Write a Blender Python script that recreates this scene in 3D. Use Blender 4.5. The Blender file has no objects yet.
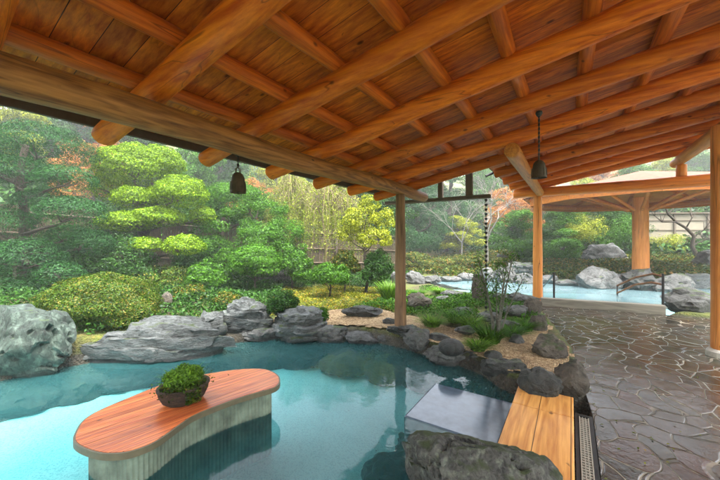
import bpy, bmesh, math, random
import numpy as np
from mathutils import Vector, Matrix, noise
random.seed(7); np.random.seed(7)
PI = math.pi
C = bpy.context.scene.collection
sc = bpy.context.scene

# ------------------------------------------------------------------ camera
CAM_H = 1.6; F = 320.0; YAW = math.radians(33.4)
FW = (-math.sin(YAW), math.cos(YAW)); RT = (math.cos(YAW), math.sin(YAW))
cam = bpy.data.cameras.new('camera'); camo = bpy.data.objects.new('camera', cam); C.objects.link(camo)
camo.location = (0, 0, CAM_H); camo.rotation_euler = (PI/2, 0, YAW)
cam.lens = 16; cam.sensor_width = 36; cam.clip_start = 0.05; cam.clip_end = 2000
sc.camera = camo

def pt(px, t):
    u = (px-360)/F
    return (t*(FW[0]+u*RT[0]), t*(FW[1]+u*RT[1]))
def at(px, py, z):
    """ground point seen at a photo position, on the level z"""
    t = (CAM_H-z)*F/(py-240.0)
    return pt(px, t)
def dist(py, z): return (CAM_H-z)*F/(py-240.0)

# ------------------------------------------------------------------ object helpers
def tag(o, label=None, cat=None, group=None, kind=None):
    if label: o['label'] = label
    if cat: o['category'] = cat
    if group: o['group'] = group
    if kind: o['kind'] = kind
    return o
def empty(name, loc=(0,0,0), rz=0):
    o = bpy.data.objects.new(name, None); C.objects.link(o)
    o.location = loc; o.rotation_euler = (0,0,rz); return o
class MB:
    def __init__(s): s.v = []; s.f = []
    def add(s, v, f):
        n = len(s.v); s.v += [tuple(p) for p in v]; s.f += [tuple(i+n for i in q) for q in f]
    def box(s, a, b, rot=None, c=None):
        (x0,y0,z0),(x1,y1,z1) = a, b
        v = [(x0,y0,z0),(x1,y0,z0),(x1,y1,z0),(x0,y1,z0),(x0,y0,z1),(x1,y0,z1),(x1,y1,z1),(x0,y1,z1)]
        if rot is not None:
            cc = Vector(c) if c else Vector(((x0+x1)/2,(y0+y1)/2,(z0+z1)/2))
            v = [tuple(rot @ (Vector(p)-cc) + cc) for p in v]
        s.add(v, [(0,3,2,1),(4,5,6,7),(0,1,5,4),(1,2,6,5),(2,3,7,6),(3,0,4,7)])
    def tube(s, pts, rad, n=12, caps=True, wob=0, seed=0, flat=None):
        pts = [Vector(p) for p in pts]; m = len(pts)
        if not hasattr(rad, '__len__'): rad = [rad]*m
        ax = (pts[-1]-pts[0]).normalized()
        ref = Vector((0,0,1)) if abs(ax.z) < .9 else Vector((1,0,0))
        v = []
        for i, p in enumerate(pts):
            d = (pts[min(i+1,m-1)]-pts[max(i-1,0)]).normalized()
            a = d.cross(ref).normalized(); b = d.cross(a).normalized()
            for k in range(n):
                th = 2*PI*k/n; r = rad[i]
                if wob: r *= 1+wob*noise.noise(Vector((math.cos(th)*.8+seed*3.7, math.sin(th)*.8, i*.22+seed)))
                q = p+a*math.cos(th)*r+b*math.sin(th)*r
                if flat is not None and q.z < 0: pass
                v.append(q)
        f = [(i*n+k, i*n+(k+1)%n, (i+1)*n+(k+1)%n, (i+1)*n+k) for i in range(m-1) for k in range(n)]
        if caps:
            f.append(tuple(range(n-1,-1,-1))); f.append(tuple((m-1)*n+k for k in range(n)))
        s.add(v, f)
    def log(s, p0, p1, r0, r1, seed=0, n=20, step=.12, wob=.10, bend=.012):
        p0 = Vector(p0); p1 = Vector(p1); L = (p1-p0).length; m = max(3, int(L/step)); pts = []; rad = []
        ax = (p1-p0).normalized(); ref = Vector((0,0,1)) if abs(ax.z) < .9 else Vector((1,0,0))
        a = ax.cross(ref).normalized(); b = ax.cross(a)
        e = .012/L
        ts = [0, e] + [i/m for i in range(1, m)] + [1-e, 1]
        for i, t in enumerate(ts):
            k = noise.noise(Vector((t*L*.55, seed*5.1, 0)))*bend; k2 = noise.noise(Vector((t*L*.55, seed*5.1, 9)))*bend
            pts.append(p0.lerp(p1, t)+a*k+b*k2)
            rr = r0+(r1-r0)*t
            if i in (0, len(ts)-1): rr -= .010
            rad.append(rr)
        s.tube(pts, rad, n, True, wob, seed)
    def lathe(s, prof, c=(0,0,0), n=24, sx=1, sy=1):
        v = [(c[0]+r*math.cos(2*PI*k/n)*sx, c[1]+r*math.sin(2*PI*k/n)*sy, c[2]+z) for r, z in prof for k in range(n)]
        f = [(i*n+k, i*n+(k+1)%n, (i+1)*n+(k+1)%n, (i+1)*n+k) for i in range(len(prof)-1) for k in range(n)]
        s.add(v, f)
    def prism(s, poly, z0, z1):
        n = len(poly)
        v = [(x,y,z0) for x,y in poly]+[(x,y,z1) for x,y in poly]
        s.add(v, [tuple(range(n-1,-1,-1)), tuple(range(n,2*n))]+[(i,(i+1)%n,n+(i+1)%n,n+i) for i in range(n)])
    def build(s, name, m, parent=None, smooth=False, bevel=0, kind=None, loc=None):
        me = bpy.data.meshes.new(name)
        v = s.v if loc is None else [(a-loc[0], b-loc[1], c-loc[2]) for a, b, c in s.v]
        me.from_pydata(v, [], s.f); me.materials.append(m)
        if smooth:
            me.polygons.foreach_set('use_smooth', [True]*len(me.polygons))
            if smooth == 'auto':
                me.set_sharp_from_angle(angle=math.radians(50))
        o = bpy.data.objects.new(name, me); C.objects.link(o)
        if loc is not None: o.location = loc
        if parent: o.parent = parent
        if bevel:
            b = o.modifiers.new('b', 'BEVEL'); b.width = bevel; b.segments = 2; b.limit_method = 'ANGLE'; b.angle_limit = .6
        if kind: o['kind'] = kind
        return o
def copy_tree(o, parent=None):
    c = o.copy(); C.objects.link(c); c.parent = parent
    for ch in list(o.children): copy_tree(ch, c)
    return c

# ------------------------------------------------------------------ materials
def newmat(name):
    m = bpy.data.materials.new(name); m.use_nodes = True; nt = m.node_tree; nt.nodes.clear()
    out = nt.nodes.new('ShaderNodeOutputMaterial'); b = nt.nodes.new('ShaderNodeBsdfPrincipled')
    nt.links.new(b.outputs[0], out.inputs[0]); return m, nt, b
class N:
    """tiny node helper"""
    def __init__(s, nt): s.nt = nt
    def n(s, t, **kw):
        o = s.nt.nodes.new(t)
        for k, v in kw.items(): setattr(o, k, v)
        return o
    def l(s, a, b): s.nt.links.new(a, b)
    def coord(s, scale=(1,1,1), rand=True, kind='Object', off=(0,0,0)):
        tc = s.n('ShaderNodeTexCoord'); mp = s.n('ShaderNodeMapping'); mp.inputs['Scale'].default_value = scale
        if rand:
            oi = s.n('ShaderNodeObjectInfo'); ad = s.n('ShaderNodeVectorMath', operation='MULTIPLY_ADD')
            ad.inputs[0].default_value = (37, 53, 71)
            cx = s.n('ShaderNodeCombineXYZ')
            for i in range(3): s.l(oi.outputs['Random'], cx.inputs[i])
            s.l(cx.outputs[0], ad.inputs[1]); s.l(tc.outputs[kind], ad.inputs[2]); s.l(ad.outputs[0], mp.inputs[0])
        else: s.l(tc.outputs[kind], mp.inputs[0])
        return mp.outputs[0]
    def noise(s, vec, scale, detail=4, rough=.5, dist=0):
        o = s.n('ShaderNodeTexNoise'); o.inputs['Scale'].default_value = scale; o.inputs['Detail'].default_value = detail
        o.inputs['Roughness'].default_value = rough; o.inputs['Distortion'].default_value = dist
        s.l(vec, o.inputs['Vector']); return o.outputs['Fac']
    def vor(s, vec, scale, feature='F1', rnd=1, out='Distance'):
        o = s.n('ShaderNodeTexVoronoi', feature=feature); o.inputs['Scale'].default_value = scale
        o.inputs['Randomness'].default_value = rnd; s.l(vec, o.inputs['Vector']); return o.outputs[out]
    def ramp(s, fac, stops):
        o = s.n('ShaderNodeValToRGB'); e = o.color_ramp.elements
        while len(e) < len(stops): e.new(.5)
        for i, (p, c) in enumerate(stops):
            e[i].position = p; e[i].color = (c[0], c[1], c[2], 1) if hasattr(c, '__len__') else (c, c, c, 1)
        s.l(fac, o.inputs[0]); return o.outputs[0]
    def mix(s, fac, a, b, mode='MIX'):
        o = s.n('ShaderNodeMix', data_type='RGBA', blend_type=mode)
        for i, x in ((0, fac), (6, a), (7, b)):
            if hasattr(x, 'is_linked'): s.l(x, o.inputs[i])
            elif hasattr(x, '__len__'): o.inputs[i].default_value = (x[0], x[1], x[2], 1)
            else: o.inputs[i].default_value = x if i == 0 else (x, x, x, 1)
        return o.outputs[2]
    def math(s, op, a, b=0, clamp=False):
        o = s.n('ShaderNodeMath', operation=op, use_clamp=clamp)
        for i, x in ((0, a), (1, b)):
            if hasattr(x, 'is_linked'): s.l(x, o.inputs[i])
            else: o.inputs[i].default_value = x
        return o.outputs[0]
    def bump(s, h, bs, strength=.5, dist=.01, nrm=None):
        o = s.n('ShaderNodeBump'); o.inputs['Strength'].default_value = strength; o.inputs['Distance'].default_value = dist
        s.l(h, o.inputs['Height'])
        if nrm is not None: s.l(nrm, o.inputs['Normal'])
        if bs is not None: s.l(o.outputs[0], bs.inputs['Normal'])
        return o.outputs[0]

def wood(name, dark, light, axis='X', rough=.5, knots=.5, grain=1.0, plank=0, plank_axis=1, seam=.012, spec=.35, contrast=1.0):
    m, nt, b = newmat(name); n = N(nt)
    st = {'X': (.09, 1, 1), 'Y': (1, .09, 1), 'Z': (1, 1, .09)}[axis]
    raw = n.coord((1,1,1), rand=not plank)
    vec = raw; cellr = None
    if plank:
        sx = n.n('ShaderNodeSeparateXYZ'); n.l(raw, sx.inputs[0])
        q = n.math('DIVIDE', sx.outputs[plank_axis], plank)
        fl = n.math('FLOOR', q); fr = n.math('SUBTRACT', q, fl)
        wn = n.n('ShaderNodeTexWhiteNoise', noise_dimensions='1D'); n.l(fl, wn.inputs['W']); cellr = wn.outputs['Value']
        off = n.n('ShaderNodeVectorMath', operation='MULTIPLY_ADD'); n.l(wn.outputs['Color'], off.inputs[0])
        off.inputs[1].default_value = (17, 17, 17); n.l(raw, off.inputs[2]); vec = off.outputs[0]
        edge = n.math('MINIMUM', fr, n.math('SUBTRACT', 1, fr))
        seamf = n.math('LESS_THAN', edge, seam/plank)
    mp = n.n('ShaderNodeMapping'); mp.inputs['Scale'].default_value = st; n.l(vec, mp.inputs[0])
    big = n.noise(mp.outputs[0], 3.2*grain, 3, .5, .6)
    rings = n.math('SINE', n.math('MULTIPLY', big, 55))
    rings = n.math('MULTIPLY_ADD', rings, .5); nt.nodes[-1].inputs[2].default_value = .5
    fine = n.noise(mp.outputs[0], 45*grain, 4, .6)
    mp2 = n.n('ShaderNodeMapping'); mp2.inputs['Scale'].default_value = tuple(.03 if q == .09 else 1 for q in st); n.l(vec, mp2.inputs[0])
    streak = n.noise(mp2.outputs[0], 26*grain, 5, .7)
    f = n.math('ADD', n.math('MULTIPLY', rings, .30*contrast), n.math('MULTIPLY', n.math('ADD', n.math('MULTIPLY', n.math('SUBTRACT', streak, .5), 1.6), fine), .75))
    patch = n.noise(vec, 1.3, 3, .6)
    f = n.math('ADD', f, n.math('MULTIPLY', n.math('SUBTRACT', patch, .5), .28))
    mid = tuple((a+c)/2 for a, c in zip(dark, light))
    col = n.ramp(f, [(.12, dark), (.5, mid), (.9, light)])
    if knots:
        kst = n.n('ShaderNodeMapping'); kst.inputs['Scale'].default_value = {'X': (.55,1,1), 'Y': (1,.55,1), 'Z': (1,1,.55)}[axis]; n.l(vec, kst.inputs[0])
        kd = n.vor(kst.outputs[0], 6.5)
        kn = n.ramp(kd, [(.0, 1), (.03+.05*knots, .8), (.07+.07*knots, 0)])
        gate = n.math('GREATER_THAN', n.noise(vec, 2.1, 1), .46)
        kf = n.math('MULTIPLY', kn, gate)
        col = n.mix(kf, col, tuple(c*.22 for c in dark))
    ck = n.math('ABSOLUTE', n.math('SUBTRACT', n.noise(mp2.outputs[0], 7*grain, 2, .5), .47))
    col = n.mix(n.math('MULTIPLY', n.ramp(ck, [(.002, 1), (.006, 0)]), .65 if not plank else .25), col, tuple(c*.2 for c in dark))
    if not plank:
        oi2 = n.n('ShaderNodeObjectInfo'); tv = n.math('MULTIPLY_ADD', oi2.outputs['Random'], .32); nt.nodes[-1].inputs[2].default_value = .80
        c3 = n.n('ShaderNodeCombineXYZ')
        for i in range(3): n.l(tv, c3.inputs[i])
        col = n.mix(1.0, col, c3.outputs[0], 'MULTIPLY')
    if plank:
        tone = n.math('MULTIPLY_ADD', cellr, .34); nt.nodes[-1].inputs[2].default_value = .80
        cc = n.n('ShaderNodeCombineXYZ')
        for i in range(3): n.l(tone, cc.inputs[i])
        col = n.mix(1.0, col, cc.outputs[0], 'MULTIPLY')
        col = n.mix(seamf, col, tuple(c*.12 for c in dark))
    n.l(col, b.inputs['Base Color'])
    b.inputs['Roughness'].default_value = rough; b.inputs['Specular IOR Level'].default_value = spec
    h = n.math('ADD', n.math('MULTIPLY', rings, .3), fine)
    if plank: h = n.math('SUBTRACT', h, n.math('MULTIPLY', seamf, 4))
    n.bump(h, b, .35, .004)
    return m

def rockmat(name, a, c, moss=None, mossamt=.0, scale=1.0, rough=.75, stri=None, lichen=None):
    m, nt, b = newmat(name); n = N(nt)
    v = n.coord((1,1,1)) if not stri else n.coord(stri)
    big = n.noise(v, 2.2*scale, 6, .62, .4); fine = n.noise(v, 22*scale, 6, .7)
    f = n.math('ADD', n.math('MULTIPLY', big, .65), n.math('MULTIPLY', fine, .4))
    col = n.ramp(f, [(.3, a), (.52, tuple((x+y)/2*.85 for x, y in zip(a, c))), (.72, c)])
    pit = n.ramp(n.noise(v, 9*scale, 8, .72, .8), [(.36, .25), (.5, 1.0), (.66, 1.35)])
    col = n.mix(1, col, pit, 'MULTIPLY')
    cr = n.vor(v, 3.0*scale, 'DISTANCE_TO_EDGE')
    if lichen:
        lf = n.ramp(n.noise(v, 9*scale, 5, .65), [(.54, 0), (.66, 1)]); col = n.mix(n.math('MULTIPLY', lf, .7), col, lichen)
    if moss:
        g = n.n('ShaderNodeNewGeometry'); sx = n.n('ShaderNodeSeparateXYZ'); n.l(g.outputs['Normal'], sx.inputs[0])
        mf = n.math('ADD', n.math('MULTIPLY', sx.outputs[2], .45), n.noise(v, 3.5, 5, .65))
        mf = n.ramp(mf, [(.98-mossamt, 0), (1.1-mossamt, 1)]); col = n.mix(mf, col, moss)
    gp = n.n('ShaderNodeNewGeometry'); gs = n.n('ShaderNodeSeparateXYZ'); n.l(gp.outputs['Position'], gs.inputs[0])
    wz = n.math('ADD', n.math('ADD', gs.outputs[2], .5), n.math('MULTIPLY', n.math('SUBTRACT', fine, .5), .06))
    wetf = n.ramp(wz, [(.425, .38), (.45, 1)]); col = n.mix(1, col, wetf, 'MULTIPLY')
    n.l(col, b.inputs['Base Color']); b.inputs['Roughness'].default_value = rough
    h = n.math('ADD', n.math('MULTIPLY', big, 1.5), n.math('MULTIPLY', fine, .6))
    crk = n.ramp(cr, [(0, 0), (.04, 1)])
    h = n.math('ADD', h, n.math('MULTIPLY', crk, .15))
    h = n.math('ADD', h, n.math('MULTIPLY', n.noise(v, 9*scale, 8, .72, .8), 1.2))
    n.bump(h, b, 1.0, .035)
    return m

def leafmat(name, a, c, trans=.35, hue=None):
    m = bpy.data.materials.new(name); m.use_nodes = True; nt = m.node_tree; nt.nodes.clear(); n = N(nt)
    out = n.n('ShaderNodeOutputMaterial')
    g = n.n('ShaderNodeNewGeometry'); v = n.coord((1,1,1))
    big = n.noise(v, 1.6, 3, .6)
    f = n.math('ADD', n.math('MULTIPLY', g.outputs['Random Per Island'], .75), n.math('MULTIPLY', big, .55))
    a = tuple(x*.42 for x in a); c = tuple(x*q for x, q in zip(c, (.70,.74,.50))); trans *= .5
    stops = [(.25, a), (.95, c)]
    if hue: stops = [(.25, a), (.85, c), (1.0, hue)]
    col = n.ramp(f, stops)
    d = n.n('ShaderNodeBsdfDiffuse'); t = n.n('ShaderNodeBsdfTranslucent'); mx = n.n('ShaderNodeMixShader')
    gl = n.n('ShaderNodeBsdfGlossy'); gl.inputs['Roughness'].default_value = .45; gl.inputs['Color'].default_value = (.9,.95,1,1)
    m2 = n.n('ShaderNodeMixShader'); m2.inputs[0].default_value = .012
    n.l(col, d.inputs[0]); n.l(col, t.inputs[0]); mx.inputs[0].default_value = trans
    n.l(d.outputs[0], mx.inputs[1]); n.l(t.outputs[0], mx.inputs[2])
    n.l(mx.outputs[0], m2.inputs[1]); n.l(gl.outputs[0], m2.inputs[2]); n.l(m2.outputs[0], out.inputs[0])
    return m
def plain(name, col, rough=.6, metal=0, var=.15, scale=20, bump=.2):
    m, nt, b = newmat(name); n = N(nt); v = n.coord((1,1,1))
    f = n.noise(v, scale, 5, .6)
    c = n.ramp(f, [(.3, tuple(x*(1-var) for x in col)), (.7, tuple(min(1, x*(1+var)) for x in col))])
    n.l(c, b.inputs['Base Color']); b.inputs['Roughness'].default_value = rough; b.inputs['Metallic'].default_value = metal
    if bump: n.bump(f, b, bump, .004)
    return m

M = {}
M['rafter'] = wood('rafter_wood', (.42,.062,.003), (.94,.275,.018), 'X', .48, .7, contrast=.5, spec=.2)
M['purlin'] = wood('purlin_wood', (.30,.045,.003), (.84,.22,.016), 'Y', .5, .6, contrast=.5, spec=.2)
M['beamY'] = wood('beam_wood_long', (.42,.12,.015), (.84,.35,.06), 'Y', .45, .5, contrast=.5)
M['beamX'] = wood('beam_wood_cross', (.50,.12,.012), (.90,.31,.035), 'X', .45, .4, contrast=.4)
M['eave'] = wood('eave_beam_wood', (.15,.055,.014), (.58,.26,.070), 'Y', .6, .5, grain=1.4)
M['postw'] = wood('post_wood', (.09,.045,.022), (.30,.17,.085), 'Z', .6, .7)
M['posto'] = wood('orange_post_wood', (.56,.17,.03), (.88,.38,.09), 'Z', .45, .4, contrast=.4)
M['board'] = wood('ceiling_board_wood', (.30,.045,.003), (.90,.26,.016), 'X', .6, 1.0, spec=.15, grain=.9, plank=.19, plank_axis=1, seam=.0022, contrast=.6)
M['plank'] = wood('deck_plank_wood', (.50,.19,.04), (.86,.44,.12), 'Y', .35, 1.0, grain=1.2, plank=.245, plank_axis=0, seam=.003)
M['darkgreen'] = plain('dark_green_metal', (.045,.06,.04), .5)
M['darkwood'] = plain('weathered_dark_wood', (.10,.075,.05), .7)
M['black'] = plain('black_iron', (.018,.018,.018), .5, .3)
M['bronze'] = plain('weathered_bronze', (.075,.06,.04), .55, .5, .35, 14)
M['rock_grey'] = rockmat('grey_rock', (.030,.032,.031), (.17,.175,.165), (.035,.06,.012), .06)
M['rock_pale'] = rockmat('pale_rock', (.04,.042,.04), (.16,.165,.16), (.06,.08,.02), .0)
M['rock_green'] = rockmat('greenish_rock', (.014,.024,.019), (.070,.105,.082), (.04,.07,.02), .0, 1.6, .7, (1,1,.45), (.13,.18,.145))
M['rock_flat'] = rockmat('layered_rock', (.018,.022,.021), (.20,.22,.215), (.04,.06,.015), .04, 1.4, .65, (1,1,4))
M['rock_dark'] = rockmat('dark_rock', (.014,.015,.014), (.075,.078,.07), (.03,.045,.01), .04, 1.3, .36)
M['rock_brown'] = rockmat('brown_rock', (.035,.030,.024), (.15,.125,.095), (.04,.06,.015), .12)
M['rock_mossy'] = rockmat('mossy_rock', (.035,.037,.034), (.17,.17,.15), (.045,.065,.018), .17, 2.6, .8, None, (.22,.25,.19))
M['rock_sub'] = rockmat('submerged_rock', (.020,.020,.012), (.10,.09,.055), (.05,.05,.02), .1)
M['pebble_black'] = rockmat('black_pebble', (.016,.018,.017), (.055,.06,.056), None, 0, 1, .5)
M['bark'] = rockmat('tree_bark', (.03,.022,.015), (.12,.09,.06), (.05,.06,.03), .0, 4, .9, (3,3,.6))
M['bark_pale'] = rockmat('pale_bark', (.16,.15,.12), (.42,.40,.34), None, .0, 4, .9, (3,3,.6))
M['leaf_pine'] = leafmat('pine_needles', (.010,.045,.016), (.045,.15,.045))
M['leaf_dark'] = leafmat('dark_leaves', (.012,.045,.008), (.055,.15,.022))
M['leaf_green'] = leafmat('green_leaves', (.022,.080,.006), (.10,.26,.018))
M['leaf_lime'] = leafmat('lime_leaves', (.05,.14,.003), (.27,.43,.012), .4)
M['leaf_bush'] = leafmat('bush_leaves', (.022,.060,.005), (.085,.16,.012), .3, (.17,.14,.02))
M['leaf_yellow'] = leafmat('yellow_leaves', (.12,.19,.01), (.48,.50,.04), .4)
M['leaf_red'] = leafmat('red_leaves', (.40,.10,.03), (.76,.32,.10), .4)
M['leaf_straw'] = leafmat('straw_leaves', (.16,.22,.015), (.48,.56,.07), .4)
M['leaf_cover'] = leafmat('cover_leaves', (.020,.055,.005), (.10,.15,.010), .3, (.24,.13,.02))
M['leaf_fresh'] = leafmat('fresh_grass_blades', (.06,.16,.012), (.22,.42,.04), .4)

# ------------------------------------------------------------------ polygons
POOL1 = [(-5.95,.6),(-5.85,1.1),(-5.62,1.85),(-5.2,2.6),(-4.66,3.3),(-4.2,3.95),(-3.5,4.5),(-2.9,4.62),(-2.3,4.62),(-1.75,4.5),
         (-1.3,4.4),(-.95,4.25),(-.6,3.9),(-.47,3.75),(-.47,1.2),(-.7,.3),(-1.3,-.6),(-2.6,-1.5),(-4.6,-1.6),(-6.0,-.6)]
POOL2 = [(-4.1,11.0),(-3.3,10.35),(-2.6,9.9),(-1.6,9.5),(-.75,9.1),(-.62,8.98),(1.68,9.38),(2.3,10.2),(3.6,11.2),(5.2,11.8),(5.8,13.6),(4.6,14.6),(3.0,14.4),
         (2.2,15.0),(1.0,15.2),(-.6,14.4),(-2.0,13.6),(-3.6,13.3),(-5.0,12.9),(-5.2,11.8)]
PAVE = [(.17,-3.5),(.17,3.55),(.12,4.2),(.08,5.0),(-.02,5.8),(-.25,6.8),(-.50,7.8),(-.70,8.6),(-.66,8.93),(1.70,9.30),(2.4,9.3),(9,9.3),(9,-3.5)]
def sdist(P, X, Y):
    """signed distance (numpy), positive inside"""
    d = np.full(X.shape, 1e9); ins = np.zeros(X.shape, bool); n = len(P)
    for i in range(n):
        ax, ay = P[i]; bx, by = P[(i+1)%n]; dx, dy = bx-ax, by-ay
        t = np.clip(((X-ax)*dx+(Y-ay)*dy)/(dx*dx+dy*dy), 0, 1)
        d = np.minimum(d, np.hypot(X-ax-t*dx, Y-ay-t*dy))
        c = ((ay > Y) != (by > Y)) & (X < (bx-ax)*(Y-ay)/((by-ay) if by != ay else 1e-9)+ax)
        ins ^= c
    return np.where(ins, d, -d)
_ph = np.random.rand(40, 5)
def fbm(X, Y, s=1.0, o=4, k0=0):
    h = np.zeros_like(X); a = 1.0
    for k in range(o):
        p = _ph[(k+k0) % 40]; q = _ph[(k+k0+11) % 40]
        fr = s*(1.9**k)
        h += a*(np.sin(X*fr*(.8+p[0]*.5)+Y*fr*(p[1]-.5)*1.4+p[2]*6.3)*np.cos(Y*fr*(.8+p[3]*.5)-X*fr*(q[1]-.5)*1.3+q[2]*6.3))
        a *= .55
    return h
W1 = -.12; W2 = .08
def gbase(X, Y):
    X = np.asarray(X, float); Y = np.asarray(Y, float)
    r = np.hypot(X+1, (Y-8)*.75)
    h = .05+.085*np.maximum(0, r-5.2)+.30*np.maximum(0, r-13.5)**1.02
    h = np.minimum(h, 15+.02*r)
    h = h+.04*fbm(X, Y, 1.5, 4)*np.clip(r/5, .2, 1)
    left = np.clip((-X-5)/1.2, 0, 1)*np.clip((6-Y)/2, 0, 1)
    return h+.10*left
def ground_h(X, Y):
    h = gbase(X, Y)
    d2 = sdist(POOL2, X, Y)
    # the island between the path and the pools is a low mound
    mound = .13*np.exp(-(((X+1.6)/1.2)**2+((Y-7.3)/1.5)**2))
    h = h+mound
    d1 = sdist(POOL1, X, Y); dp = sdist(PAVE, X, Y)
    k = np.clip((d1+.10)/.45, 0, 1); h = h*(1-k)+(-.72)*k
    k = np.clip((d2+.15)/.5, 0, 1); h = h*(1-k)+(-.6)*k
    k = np.clip((dp+.02)/.10, 0, 1); h = h*(1-k)+(-.10)*k
    k = np.clip((np.minimum(np.minimum(X+.62, .30-X), 3.95-Y)+.05)/.10, 0, 1); h = h*(1-k)+(-.28)*k
    return h
def gz(x, y): return float(ground_h(np.array([x], float), np.array([y], float))[0])

def gridmesh(xs, ys, hf, name, m, mask=None, kind='structure', smooth=True):
    X, Y = np.meshgrid(xs, ys, indexing='ij'); Z = hf(X, Y); nx, ny = X.shape
    idx = np.arange(nx*ny).reshape(nx, ny)
    q = np.stack([idx[:-1,:-1], idx[1:,:-1], idx[1:,1:], idx[:-1,1:]], -1).reshape(-1, 4)
    if mask is not None:
        mk = mask(X, Y); qm = (mk[:-1,:-1] & mk[1:,:-1] & mk[1:,1:] & mk[:-1,1:]).reshape(-1); q = q[qm]
    me = bpy.data.meshes.new(name); me.from_pydata(np.stack([X, Y, Z], -1).reshape(-1, 3).tolist(), [], q.tolist())
    bm = bmesh.new(); bm.from_mesh(me); bmesh.ops.delete(bm, geom=[v for v in bm.verts if not v.link_faces], context='VERTS'); bm.to_mesh(me); bm.free()
    if smooth: me.polygons.foreach_set('use_smooth', [True]*len(me.polygons))
    me.materials.append(m); o = bpy.data.objects.new(name, me); C.objects.link(o); o['kind'] = kind; return o

# ------------------------------------------------------------------ setting: ground, paving, gravel, pools
m, nt, b = newmat('garden_soil'); n = N(nt); v = n.coord((1,1,1), False)
big = n.noise(v, .9, 5, .6); fine = n.noise(v, 14, 6, .7); vf = n.vor(v, 38)
soil = n.ramp(fine, [(.3, (.035,.026,.014)), (.7, (.14,.10,.05))])
green = n.ramp(n.noise(v, 7, 6, .7), [(.3, (.035,.055,.010)), (.55, (.10,.12,.018)), (.75, (.22,.17,.03))])
mk = n.ramp(big, [(.38, 0), (.50, 1)])
gz_ = n.n('ShaderNodeSeparateXYZ'); n.l(v, gz_.inputs[0]); low = n.ramp(n.math('ADD', gz_.outputs[2], .5), [(.50, 1), (.56, 0)])
bank = n.ramp(n.noise(v, 5, 6, .7), [(.3, (.010,.011,.009)), (.7, (.075,.065,.045))])
n.l(n.mix(low, n.mix(mk, soil, green), bank), b.inputs['Base Color']); b.inputs['Roughness'].default_value = .95
n.bump(n.math('ADD', fine, n.math('MULTIPLY', vf, -1)), b, 1, .03); M['soil'] = m
xs = np.concatenate([np.linspace(-150, -30, 25)[:-1], np.linspace(-30, -8, 45)[:-1], np.arange(-8, 6, .085), np.linspace(6, 25, 30), np.linspace(30, 150, 22)])
ys = np.concatenate([np.linspace(-150, -12, 20), np.linspace(-10, -2.5, 14)[:-1], np.arange(-2.5, 17, .085), np.linspace(17.2, 40, 45), np.linspace(42, 170, 26)])
gridmesh(xs, ys, ground_h, 'garden_ground', M['soil'])

# paving
m, nt, b = newmat('crazy_paving'); n = N(nt); v = n.coord((1,1,1), False)
w = n.n('ShaderNodeTexNoise'); w.inputs['Scale'].default_value = 1.6; w.inputs['Detail'].default_value = 1; n.l(v, w.inputs['Vector'])
dv = n.n('ShaderNodeVectorMath', operation='MULTIPLY_ADD'); n.l(w.outputs['Color'], dv.inputs[0]); dv.inputs[1].default_value = (.5,.5,0); n.l(v, dv.inputs[2])
mp = n.n('ShaderNodeMapping'); mp.inputs['Scale'].default_value = (1,.8,0); mp.inputs['Rotation'].default_value = (0,0,.5); n.l(dv.outputs[0], mp.inputs[0]); v2 = mp.outputs[0]
ed = n.vor(v2, 4.7, 'DISTANCE_TO_EDGE'); cell = n.vor(v2, 4.7, 'F1', 1, 'Color')
sx = n.n('ShaderNodeSeparateColor'); n.l(cell, sx.inputs[0])
fine = n.noise(v, 18, 6, .7); mid = n.noise(v, 5, 5, .65)
cc = n.ramp(sx.outputs[0], [(0, (.040,.019,.010)), (.22, (.024,.024,.013)), (.42, (.045,.024,.013)), (.6, (.034,.033,.023)), (.8, (.016,.015,.010)), (1, (.055,.038,.022))])
tone = n.ramp(n.math('ADD', n.math('MULTIPLY', fine, .6), n.math('MULTIPLY', mid, .6)), [(.38, .2), (.8, 1.5)])
cc = n.mix(1, cc, tone, 'MULTIPLY')
wid = n.math('ADD', ed, n.math('MULTIPLY', n.math('SUBTRACT', n.noise(v, 5, 4), .5), .045))
gr = n.ramp(wid, [(.010, 1), (.024, 0)])
mort = n.ramp(n.noise(v, 2.0, 4, .6), [(.40, (.045,.04,.03)), (.68, (.30,.26,.19))])
n.l(n.mix(gr, cc, mort), b.inputs['Base Color'])
wet = n.ramp(n.noise(v, 1.4, 4, .6), [(.35, .06), (.65, .26)])
ro = n.math('ADD', wet, n.math('MULTIPLY', gr, .25)); n.l(ro, b.inputs['Roughness']); b.inputs['Specular IOR Level'].default_value = .6
h = n.math('ADD', n.math('MULTIPLY', n.ramp(wid, [(.012, 0), (.04, 1)]), .5), n.math('ADD', n.math('MULTIPLY', mid, .9), n.math('MULTIPLY', fine, .25)))
n.bump(h, b, .6, .014); M['paving'] = m
mb = MB(); mb.prism(PAVE, -.08, 0); mb.build('stone_paving', M['paving'], kind='structure')

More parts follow.
